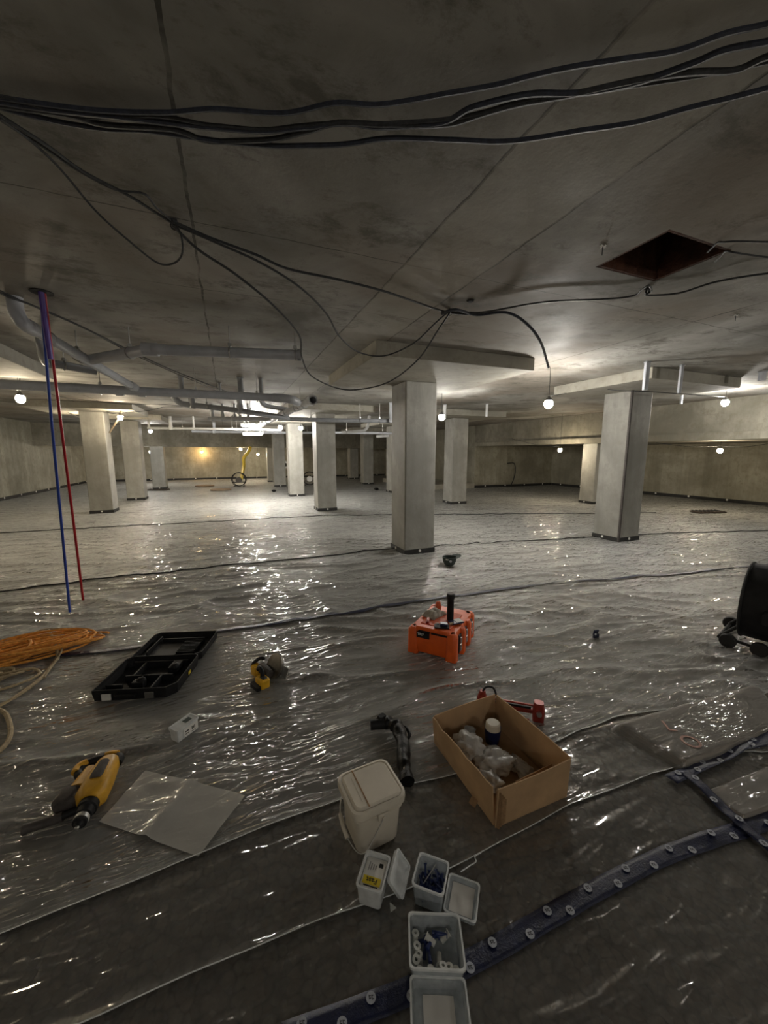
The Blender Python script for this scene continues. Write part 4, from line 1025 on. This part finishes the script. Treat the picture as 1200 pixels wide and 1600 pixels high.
ld = tublid(at(627, 1398, .006), (0, 0, 0), .115, .08, 'frosted tub lid standing on edge, leaning right of the labelled tub', mat='clear_rim')
A_, B_ = at(625, 1410, .004), at(638, 1352, .004); C_ = at(604, 1364, .075)
ux = (B_ - A_).normalized(); uy = (C_ - A_); uy = (uy - ux * uy.dot(ux)).normalized(); uz = ux.cross(uy)
ld.matrix_world = Matrix.Translation(A_ + ux * .058 + uy * .042) @ Matrix((ux, uy, uz)).transposed().to_4x4()
# 2: tub of dark blue screws + its lid
a2 = R(-42)
t2_ = tub((.564, .968, 0), a2, .103, .108, .085, 'square clear tub full of dark blue anchors, beside its open lid')
random.seed(5)
for k in range(44):
    x, y = random.uniform(-.036, .036), random.uniform(-.038, .038); a = random.uniform(0, 2 * PI); e = random.uniform(.05, .9); L_ = .034
    z = random.uniform(.012, .05)
    d_ = Vector((math.cos(a) * math.cos(e), math.sin(a) * math.cos(e), math.sin(e))) * L_ / 2
    c_ = Vector((x, y, z)); p_, q_ = c_ - d_, c_ + d_
    cl = lambda v_: Vector((max(-.043, min(.043, v_.x)), max(-.045, min(.045, v_.y)), max(.008, v_.z)))
    anc = MB().cyl(cl(p_), cl(q_), .0042, .003, 8).cyl(cl(q_), cl(q_) + d_.normalized() * .003, .0058, n=8)
    o = anc.build('wall_anchor', 'anchor_blue'); o.parent = None
    o.matrix_world = Matrix.Translation((.564, .968, 0)) @ Matrix.Rotation(a2, 4, 'Z'); tag(o, 'dark blue plastic anchor in the square clear tub', 'anchor', 'dark blue anchors in the tub')
o = MB().cyl((-.03, -.02, .035), (.01, .035, .082), .002, n=8).build('steel_pin', 'steel'); o.matrix_world = Matrix.Translation((.564, .968, 0)) @ Matrix.Rotation(a2, 4, 'Z'); tag(o, 'thin bright pin standing among the dark blue anchors', 'pin')
tublid((.651, .907, .004), (0, 0, R(-42)), .106, .122, 'clear lid lying upturned right of the anchor tub', .014, (.075, .092, 0, 0))
# 3: tub with mixed anchors, lid hinged open toward the viewer
a3 = R(-24)
t3_ = tub((.494, .812, 0), a3, .155, .132, .068, 'large clear tub holding mixed anchors, second from the bottom edge')
def local3(x, y, z): return Matrix.Translation((.494, .812, 0)) @ Matrix.Rotation(a3, 4, 'Z') @ Matrix.Translation((x, y, z))
def anchor_clear(x, y, z, rx, rz, label):
    t = thing('clear_anchor', label, 'anchor', (0, 0, 0), 0, 'pale anchors in the large tub')
    t.matrix_world = local3(x, y, z) @ Matrix.Rotation(rz, 4, 'Z') @ Matrix.Rotation(rx, 4, 'X')
    MB().pipe([(0, 0, 0), (0, 0, .03)], .0085, .0045, 14).build('sleeve', 'clear_anchor', t, smooth=True)
    MB().pipe([(0, 0, .029), (0, 0, .032)], .0115, .0045, 14).build('collar', 'clear_anchor', t, smooth=True)
for k, (x, y) in enumerate(((-.05, -.045), (-.025, -.047), (.015, -.045), (.04, -.046), (.06, -.045), (-.06, -.02), (-.062, .005), (-.06, .028), (-.045, -.02))):
    anchor_clear(x, y, .006, .25, k * 1.3, 'pale hollow anchor in the large clear tub, ' + ['first from the left in the front row', 'second from the left in the front row', 'middle one of the front row', 'fourth from the left in the front row', 'last at the right of the front row', 'nearest in the left side row', 'second up the left side', 'topmost in the left side row', 'just inside the front left corner'][k])
for k, (x, y, rx) in enumerate(((.01, .0, 1.4), (.02, .025, 1.2), (.0, .012, 1.3))):
    anchor_clear(x, y, .016 + .008 * k, rx, k * 2.1, 'pale anchor lying in the middle of the large clear tub, ' + ['lowest of three', 'the rearmost of three', 'topmost of three'][k])
for k, (x, y, a) in enumerate(((-.035, .03, .2), (-.01, .034, .1), (.015, .036, -.1), (-.03, .01, 1.4), (-.02, -.005, 1.7), (-.012, .015, .9))):
    o = MB().cyl((-.022, 0, 0), (.022, 0, 0), .006, .0045, 10).cyl((.022, 0, 0), (.025, 0, 0), .009, n=10).build('blue_bolt_sleeve', 'anchor_blue', smooth=True)
    o.matrix_world = local3(x, y, .014 + .011 * (k % 3)) @ Matrix.Rotation(a, 4, 'Z'); tag(o, 'dark blue sleeve in the heap at the back of the large clear tub', 'anchor', 'dark blue sleeves in the large tub')
lc = (at(641, 1527, .03) + at(725, 1527, .03)) / 2; d_ = Vector((-math.sin(a3 ), math.cos(a3), 0))
tl = tublid((lc.x - d_.x * .072, lc.y - d_.y * .072, .006), (0, 0, a3), .155, .138, 'open clear lid tray with a white paper, at the bottom edge', .03, (.085, .105, .0, -.006))
# small loose bits
tag(MB().prism([(-.012, -.008), (.012, -.01), (.002, .014)], 0, .003).build('plastic_scrap', 'clear_anchor', loc=at(612, 1418, .006), rot=(.2, .1, .3)), 'tiny triangular clear scrap near the leaning lid', 'scrap')
tag(MB().tube(catmull([at(720, 1362, .01), at(735, 1352, .012), at(744, 1346, .02), at(742, 1338, .018), at(752, 1332, .012)], 5), .0022, 6).build('film_curl', 'clear_rim', smooth=True), 'thin curled strip of clear film behind the open square lid', 'film curl')
# white box with printed label
t = thing('fixings_box', 'small clear white box with a printed label, right of the black tool case', 'box', (-.298, 2.137, 0), R(43))
MB().loft([(.002, .12, .058, .006), (.06, .126, .064, .006)], None, n=3).build('box_body', 'clear_rim', t, smooth=True)
MB().loft([(.06, .134, .072, .008), (.072, .134, .072, .008), (.0722, .120, .058, .006), (.069, .118, .056, .006)], None, n=3).build('lid', 'clear_rim', t, smooth=True)
lb = MB().box((.015, -.0325, .032), (.085, .0015, .045)).build('label', 'sticker_white', t)
m = MB()
for k in range(2): m.box((-.008 + .0, -.0336, .022 + .014 * k), (.022, .0006, .007 if k else .004))
for gx in range(3): m.box((.022 + .008 * gx, -.0336, .034), (.005, .0006, .018 - .004 * (gx % 2)))
m.box((.03, -.0336, .016), (.03, .0006, .003)).build('printed_marks', 'ink', lb)
MB().box((.02, 0, .0698), (.04, .03, .001)).build('lid_print', 'cap_cloth', t)

# ---- yellow rotary hammer
t = thing('rotary_hammer', 'yellow and black rotary hammer lying on its side at far left', 'power tool', (-.615, 1.82, 0), R(-96))
# local x points toward the chuck (towards the viewer), y to the picture right side
Mx = lambda x, y, z: Matrix.Translation((x, y, z)) @ Matrix.Rotation(PI / 2, 4, 'Y')
MB().loft([(-.17, .075, .075, .03), (-.15, .09, .09, .035), (-.05, .10, .11, .035), (.03, .095, .115, .035), (.06, .08, .08, .035)], Mx(0, .0, .055), n=5).build('gear_housing', 'yellow_tool', t, smooth=True)
MB().loft([(-.10, .05, .04, .015), (-.02, .055, .055, .02), (.0, .045, .05, .018)], Mx(-.02, .0, .088), n=5).build('grey_inlay', 'grey_grip', t, smooth=True)
MB().lathe([(.05, .036), (.07, .038), (.085, .038), (.09, .032), (.115, .03), (.118, .024), (.14, .026), (.148, .026), (.152, .018), (.165, .012)], Mx(0, .005, .052), 22).build('chuck', 'black_plastic', t, smooth=True)
MB().lathe([(.1235, .0275), (.136, .0285), (.1405, .0275)], Mx(0, .005, .052), 22).build('chuck_ring', 'zinc', t, smooth=True)
MB().lathe([(.158, .008), (.175, .0085), (.177, .005)], Mx(0, .005, .052), 14).build('bit_socket', 'steel', t, smooth=True)
MB().loft([(-.03, .07, .09, .03), (.03, .078, .095, .034), (.045, .06, .07, .03)], Matrix.Translation((0, -.095, .045)) @ Matrix.Rotation(PI / 2, 4, 'Y') , n=5).build('motor_cover', 'grey_grip', t, smooth=True)
MB().loft([(-.12, .05, .05, .02), (-.05, .07, .07, .03), (.0, .075, .08, .03)], Matrix.Translation((-.03, -.07, .045)) @ Matrix.Rotation(PI / 2, 4, 'Y'), n=5).build('motor_housing', 'yellow_tool', t, smooth=True)
MB().tube(catmull([(-.155, .035, .05), (-.195, .03, .05), (-.205, -.02, .05), (-.20, -.08, .05), (-.17, -.115, .05), (-.13, -.11, .05), (-.11, -.09, .05)], 6), .019, 14).build('rear_handle', 'black_plastic', t, smooth=True)
MB().tube(catmull([(-.212, .018, .055), (-.216, -.01, .056), (-.214, -.035, .055)], 6), .0175, 12).build('handle_yellow_pad', 'yellow_tool', t, smooth=True)
MB().tube(catmull([(-.19, -.10, .058), (-.165, -.125, .058), (-.135, -.125, .058)], 6), .0175, 12).build('handle_yellow_pad', 'yellow_tool', t, smooth=True)
MB().tube([(.065, -.02, .045), (.07, -.07, .035), (.075, -.10, .028)], .014, 12).build('side_handle_stem', 'black_plastic', t, smooth=True)
MB().tube(catmull([(.07, -.085, .030), (.075, -.12, .026), (.085, -.19, .024), (.09, -.215, .024)], 5), [.018] * 12 + [.020] * 3 + [.016], 14).build('side_handle', 'grey_grip', t, smooth=True)

# ---- cordless circular saw / cutter
t = thing('cordless_saw', 'small yellow cordless saw with round metal guard lying on the film', 'power tool', (.17, 2.52, 0), R(-66))
MB().lathe([(-.012, .075), (-.010, .082), (.010, .082), (.012, .075)], Matrix.Translation((.02, .045, .072)) @ Matrix.Rotation(R(62), 4, 'X'), 30).build('blade_guard', 'dark_metal', t, smooth=True)
MB().lathe([(-.001, .066), (.001, .066)], Matrix.Translation((.02, .052, .078)) @ Matrix.Rotation(R(62), 4, 'X') @ Matrix.Translation((0, 0, -.018)), 30).build('blade', 'steel', t)
MB().box((.02, .075, .03), (.20, .008, .09), M=Matrix.Rotation(R(-25), 4, 'X')).build('base_plate', 'zinc', t, bevel=.002)
MB().loft([(-.06, .06, .055, .02), (.0, .065, .06, .024), (.06, .05, .05, .02)], Matrix.Translation((-.0, -.015, .055)) @ Matrix.Rotation(PI / 2, 4, 'Y'), n=4).build('motor_body', 'grey_grip', t, smooth=True)
MB().loft([(0, .07, .055, .014), (.05, .075, .06, .015), (.062, .06, .045, .012)], Matrix.Translation((-.085, -.035, .005))).build('motor_cap', 'yellow_bright', t, smooth=True)
MB().loft([(0, .085, .06, .012), (.05, .09, .065, .014), (.062, .07, .05, .012)], Matrix.Translation((.07, -.075, .005))).build('battery', 'yellow_bright', t, smooth=True)
MB().box((.085, -.075, .0685), (.045, .03, .003)).build('battery_badge', 'ink', t)
MB().loft([(0, .10, .03, .01), (.025, .10, .03, .01)], Matrix.Translation((.06, -.12, .003))).build('battery_foot', 'black_plastic', t, smooth=True)
MB().tube(catmull([(-.03, -.05, .07), (.01, -.06, .10), (.05, -.065, .09), (.06, -.07, .06)], 5), .014, 12).build('grip', 'black_plastic', t, smooth=True)
MB().tube(catmull([(-.09, .03, .085), (-.115, .01, .09), (-.125, -.03, .07), (-.12, -.05, .05)], 5), .012, 12).build('front_handle', 'black_plastic', t, smooth=True)

# ---- upturned cap
p = at(702, 884, 0)
t = thing('baseball_cap', 'dark grey baseball cap lying upturned right of the near column', 'cap', (p.x, p.y, 0), YAW)
m = MB(); prof = [(0.004, .035), (.02, .065), (.06, .085), (.10, .092), (.125, .093)]
L = [[Vector((r_ * math.cos(2 * PI * k / 28), r_ * .95 * math.sin(2 * PI * k / 28), z)) for k in range(28)] for z, r_ in prof]
L2 = [[Vector((r_ * .95 * math.cos(2 * PI * k / 28), r_ * .9 * math.sin(2 * PI * k / 28), z + .003)) for k in range(28)] for z, r_ in reversed(prof)]
m.loops(L + L2).build('crown', 'cap_cloth', t, smooth=True)
m = MB(); vs = []
for i in range(9):
    for j in range(13):
        u = i / 8; a = R(-62 + 124 * j / 12); r_ = .09 + .065 * u * math.cos(a) ** .5
        vs.append((r_ * math.cos(a), r_ * math.sin(a) * (1 - .1 * u), .122 + .03 * u - .03 * (math.sin(a) ** 2) * u))
o = m.add(vs, [(i * 13 + j, i * 13 + j + 1, (i + 1) * 13 + j + 1, (i + 1) * 13 + j) for i in range(8) for j in range(12)]).build('peak', 'cap_cloth', t)
o.modifiers.new('thickness', 'SOLIDIFY').thickness = .004
for q in o.data.polygons: q.use_smooth = True
MB().lathe([(0, .018), (.002, .016)], Matrix.Translation((.0, -.089, .085)) @ Matrix.Rotation(R(75), 4, 'X'), 12).build('badge', 'tape_print', t)
MB().box((-.045, -.078, .105), (.035, .003, .014), R(-30)).build('side_lettering', 'sticker_white', t)

# ---- blue tape stub standing
p = at(930, 998, 0)
t = thing('tape_roll_end', 'small piece of dark blue tape standing on the film at right', 'tape piece', (p.x, p.y, 0), YAW + .3)
MB().box((0, 0, .055), (.045, .012, .05), M=Matrix.Rotation(R(14), 4, 'X')).box((.004, 0, .022), (.05, .02, .044)).build('tape_fold', 'blue_tape', t, bevel=.003)
MB().lathe([(0, .010), (.001, .010)], Matrix.Translation((-.012, -.011, .045)) @ Matrix.Rotation(R(80), 4, 'X'), 12).build('printed_emblem', 'tape_print', t)

# ---- drum fan at right edge
pf = at(1150, 1000, 0)
t = thing('drum_fan', 'large black drum fan on a wheeled stand at the right edge', 'fan', (3.82, 1.40, 0), R(-74))
Rr = .29; cz_ = .36; Ln = .36
def ax(x0): return Matrix.Translation((x0, 0, cz_)) @ Matrix.Rotation(PI / 2, 4, 'Y')
MB().pipe([(-.22, 0, cz_), (-.2, 0, cz_), (.16, 0, cz_)], Rr, Rr - .008, 48).build('drum_housing', 'black_plastic', t, smooth=True)
for x in (-.22, .16):
    m = MB(); m.tube([(x, Rr * math.cos(a), cz_ + Rr * math.sin(a)) for a in [2 * PI * k / 48 for k in range(48)]], .01, 8, closed=True); m.build('rolled_rim', 'black_rubber', t, smooth=True)
    m = MB()
    for rr_ in (.06, .12, .18, .24): m.tube([(x, rr_ * math.cos(a), cz_ + rr_ * math.sin(a)) for a in [2 * PI * k / 32 for k in range(32)]], .0025, 5, closed=True)
    for k in range(16): a = 2 * PI * k / 16; m.tube([(x, .03 * math.cos(a), cz_ + .03 * math.sin(a)), (x, Rr * math.cos(a), cz_ + Rr * math.sin(a))], .0025, 5)
    m.build('wire_grille', 'black_rubber', t, smooth=True)
m = MB().lathe([(-.12, .07), (.05, .07), (.06, .05)], ax(0), 20); m.build('motor', 'grey_grip', t, smooth=True)
for k in range(4):
    a = PI / 2 * k; m = MB(); m.box((0, 0, .15), (.03, .12, .2), M=Matrix.Rotation(.5, 4, 'Z')); o = m.build('fan_blade', 'grey_grip', t, bevel=.004); o.location = (.0, 0, cz_); o.rotation_euler = (a, 0, 0)
    for v_ in o.data.vertices: pass
MB().tube(catmull([(-.12, 0, cz_ + Rr), (-.09, 0, cz_ + Rr + .035), (0, 0, cz_ + Rr + .04), (.06, 0, cz_ + Rr + .035), (.1, 0, cz_ + Rr)], 5), .011, 10).build('carry_handle', 'black_rubber', t, smooth=True)
MB().loft([(0, .13, .10, .02), (.05, .12, .09, .02)], Matrix.Translation((-.03, -Rr - .0, cz_ - .03)) @ Matrix.Rotation(PI / 2, 4, 'X')).build('switch_box', 'black_plastic', t, smooth=True)
for y in (-.18, .18):
    MB().tube([(-.17, y * .9, cz_ - .12), (-.33, y, .06)], .013, 10).build('stand_tube', 'black_rubber', t, smooth=True)
MB().tube([(-.33, -.19, .055), (-.33, .19, .055)], .012, 10).build('axle', 'black_rubber', t, smooth=True)
MB().tube(catmull([(-.30, -.17, .06), (-.1, -.19, .05), (.1, -.19, .03), (.2, -.18, .015)], 5), .011, 10).build('stand_foot', 'black_rubber', t, smooth=True)
MB().tube(catmull([(-.30, .17, .06), (-.1, .19, .05), (.1, .19, .03), (.2, .18, .015)], 5), .011, 10).build('stand_foot', 'black_rubber', t, smooth=True)
for y, x in ((-.215, -.27), (-.215, -.09), (.215, -.33)):
    MB().cyl((x, y - .02, .055), (x, y + .02, .055), .053, n=24).build('wheel', 'black_rubber', t, smooth=True, bevel=.006)

# ---- orange cable heap
random.seed(11)
def heap(cx, cyy, rx, ry, rot, turns, r, zmax, seed):
    P = []; n_ = turns * 26; rnd = random.Random(seed)
    ph = [rnd.uniform(0, 6.28) for _ in range(6)]
    for i in range(n_):
        a = 2 * PI * i / 26; k = i / n_
        mod = .62 + .3 * math.sin(a * .17 + ph[0]) + .14 * math.sin(a * .41 + ph[1])
        x = rx * mod * math.cos(a) + .12 * rx * math.sin(a * .31 + ph[2]); y = ry * (.55 + .35 * math.sin(a * .23 + ph[3])) * math.sin(a) + .25 * ry * math.sin(a * .13 + ph[4])
        z = .012 + zmax * (k ** .7) * max(.15, 1 - (x / rx) ** 2 * .6) + .014 * math.sin(a * 1.7 + ph[5])
        P.append(Vector((cx + x * math.cos(rot) - y * math.sin(rot), cyy + x * math.sin(rot) + y * math.cos(rot), max(.012, z))))
    return P
ch = at(45, 1018, .03)
P = heap(ch.x - .05, ch.y, .50, .19, R(15), 24, .007, .085, 4)
tag(MB().tube(P, .0085, 6).build('cable_heap', 'orange_rope', smooth=True), 'tangled heap of bright orange cord at the left edge', 'cord')
tag(MB().tube(catmull([at(40, 1000, .05), at(60, 985, .05), at(100, 982, .03), at(140, 985, .015), at(158, 990, .012), at(148, 997, .012), at(120, 1000, .02), at(80, 1008, .06)], 6), .006, 7).build('cable_loop', 'tan_rope', smooth=True), 'thin loop of orange cord reaching right out of the heap', 'cord')
tc = [at(-30, 1060, .02), at(20, 1050, .04), at(50, 1045, .03), at(62, 1052, .015), at(40, 1065, .015), at(0, 1078, .015), at(-40, 1085, .012)]
tag(MB().tube(catmull(tc, 7), .009, 8).build('beige_hose', 'tan_rope', smooth=True), 'beige cord curling below the orange heap', 'hose', 'beige cords by the orange heap')
tc = [at(76, 985, .06), at(84, 1000, .07), at(90, 1022, .03), at(84, 1035, .014), at(66, 1058, .014), at(30, 1085, .014), at(0, 1102, .014), at(-60, 1118, .014)]
tag(MB().tube(catmull(tc, 7), .011, 8).build('beige_hose', 'tan_rope', smooth=True), 'thicker beige cord running from the orange heap down to the left edge', 'hose', 'beige cords by the orange heap')
tc = [at(92, 1028, .02), at(78, 1045, .014), at(70, 1058, .014), at(74, 1050, .02), at(96, 1018, .04), at(92, 1005, .06)]
tag(MB().tube(catmull(tc, 7), .006, 8).build('beige_hose', 'tan_rope', smooth=True), 'thin beige cord twisted beside the thicker one', 'hose', 'beige cords by the orange heap')
tc = [at(-30, 1105, .014), at(5, 1112, .014), at(16, 1135, .014), at(14, 1155, .014), at(0, 1172, .014), at(-30, 1190, .014)]
tag(MB().tube(catmull(tc, 7), .012, 8).build('beige_hose', 'tan_rope', smooth=True), 'beige cord bending back at the left edge above the yellow hammer', 'hose', 'beige cords by the orange heap')
P = heap(at(5, 1058, .02).x - .15, at(5, 1058, .02).y, .26, .10, R(10), 9, .009, .03, 8)
tag(MB().tube(P, .008, 6).build('cable_coil', 'tan_rope', smooth=True), 'loose coil of beige cord in front of the orange heap', 'cord')

# ================================================================== FAR THINGS
def far_fan(px, py, label, yellow):
    p = at(px, py, 0); t = thing('air_mover', label, 'fan', (p.x, p.y, 0), YAW + .2)
    m = MB()
    for x in (-.12, .12): m.tube([(.30 * math.cos(a), x, .32 + .30 * math.sin(a)) for a in [2 * PI * k / 28 for k in range(28)]], .018, 8, closed=True)
    for k in range(6): a = 2 * PI * k / 6; m.tube([(.30 * math.cos(a), -.12, .32 + .30 * math.sin(a)), (.30 * math.cos(a), .12, .32 + .30 * math.sin(a))], .012, 6)
    m.build('round_cage', 'black_plastic', t, smooth=True)
    MB().cyl((0, -.1, .3), (0, .1, .3), .13, n=18).build('motor', yellow, t, smooth=True)
    MB().tube([(-.28, -.05, .2), (.28, -.05, .2)], .02, 8).build('cross_bar', 'black_plastic', t, smooth=True)
    MB().box((-.2, 0, .015), (.06, .4, .03)).box((.2, 0, .015), (.06, .4, .03)).build('stand_foot', 'black_plastic', t, bevel=.004)
    return p
pr = far_fan(374, 760, 'round black caged blower below the yellow duct at the far end', 'grey_grip')
far_fan(484, 758, 'round black and white blower between the bright and middle columns', 'rough_white')
tag(MB().tube(catmull([Vector((pr.x + .1, pr.y, .35)), depth(381, 728, 18.6), depth(381, 716, 18.6), depth(388, 706, 18.6), Vector((depth(391, 700, 18.4).x, depth(391, 700, 18.4).y, 1.77))], 6), .075, 12).build('yellow_duct', 'yellow_hose', smooth=True), 'yellow flexible duct rising from the blower to the far beam', 'duct')
for px, py, lb in ((320, 760, 'thin brown disc lying flat at the far end, left of a pair'), (345, 766, 'thin brown disc lying flat nearer than its partner')):
    p = at(px, py, 0); tag(MB().lathe([(.0, .40), (.035, .40), (.04, .36)], None, 30).build('plywood_disc', 'brown_ply', loc=(p.x, p.y, .012)), lb, 'disc', 'brown discs on the far floor')
for px, py, sx, sy, lb in ((247, 766, .8, .35, 'black mat beside the foot of the short far left column'), (1106, 801, .75, .3, 'flat dark grid mat on the floor near the right wall')):
    p = at(px, py, 0); t = thing('floor_mat', lb, 'mat', (p.x, p.y, .012), YAW + .1)
    MB().box((0, 0, .015), (sx, sy, .03)).build('mat_body', 'dark_wood', t, bevel=.008)
    m = MB()
    for k in range(7): m.box((-sx / 2 + sx * (k + .5) / 7, 0, .036), (.03, sy * .9, .012))
    m.build('raised_bars', 'black_rubber', t)
p = at(588, 766, 0); crumple('dark_scrap', (p.x, p.y, 0), .09, 'small dark scrap on the far floor before the hidden column', 21, 'black_bag', cat='scrap')
p = at(428, 769, 0); crumple('dark_scrap', (p.x, p.y, 0), .08, 'tiny dark scrap left of the bright column foot', 25, 'black_bag', cat='scrap')
# white fittings on far column
t = thing('wall_fitting', 'white round fittings on the right side of the far column', 'fitting', (2.42, 17.9, 1.0), 0)
for z in (.1, -.14): MB().ball((.03, -.04, z), .06).build('round_cover', 'rough_white', t, smooth=True)
MB().box((.015, -.04, -.02), (.03, .1, .16)).build('dark_bracket', 'black_plastic', t)
# small black dot on left wall etc.
t = tag(MB().tube([Vector((depth(33, 650, 14).x, depth(33, 650, 14).y, z_)) for z_ in (2.2, CZ)], .012, 8).build('hanging_rod', 'cable_black', smooth=True), 'short dark rod hanging below the yellow bulb at left', 'rod')
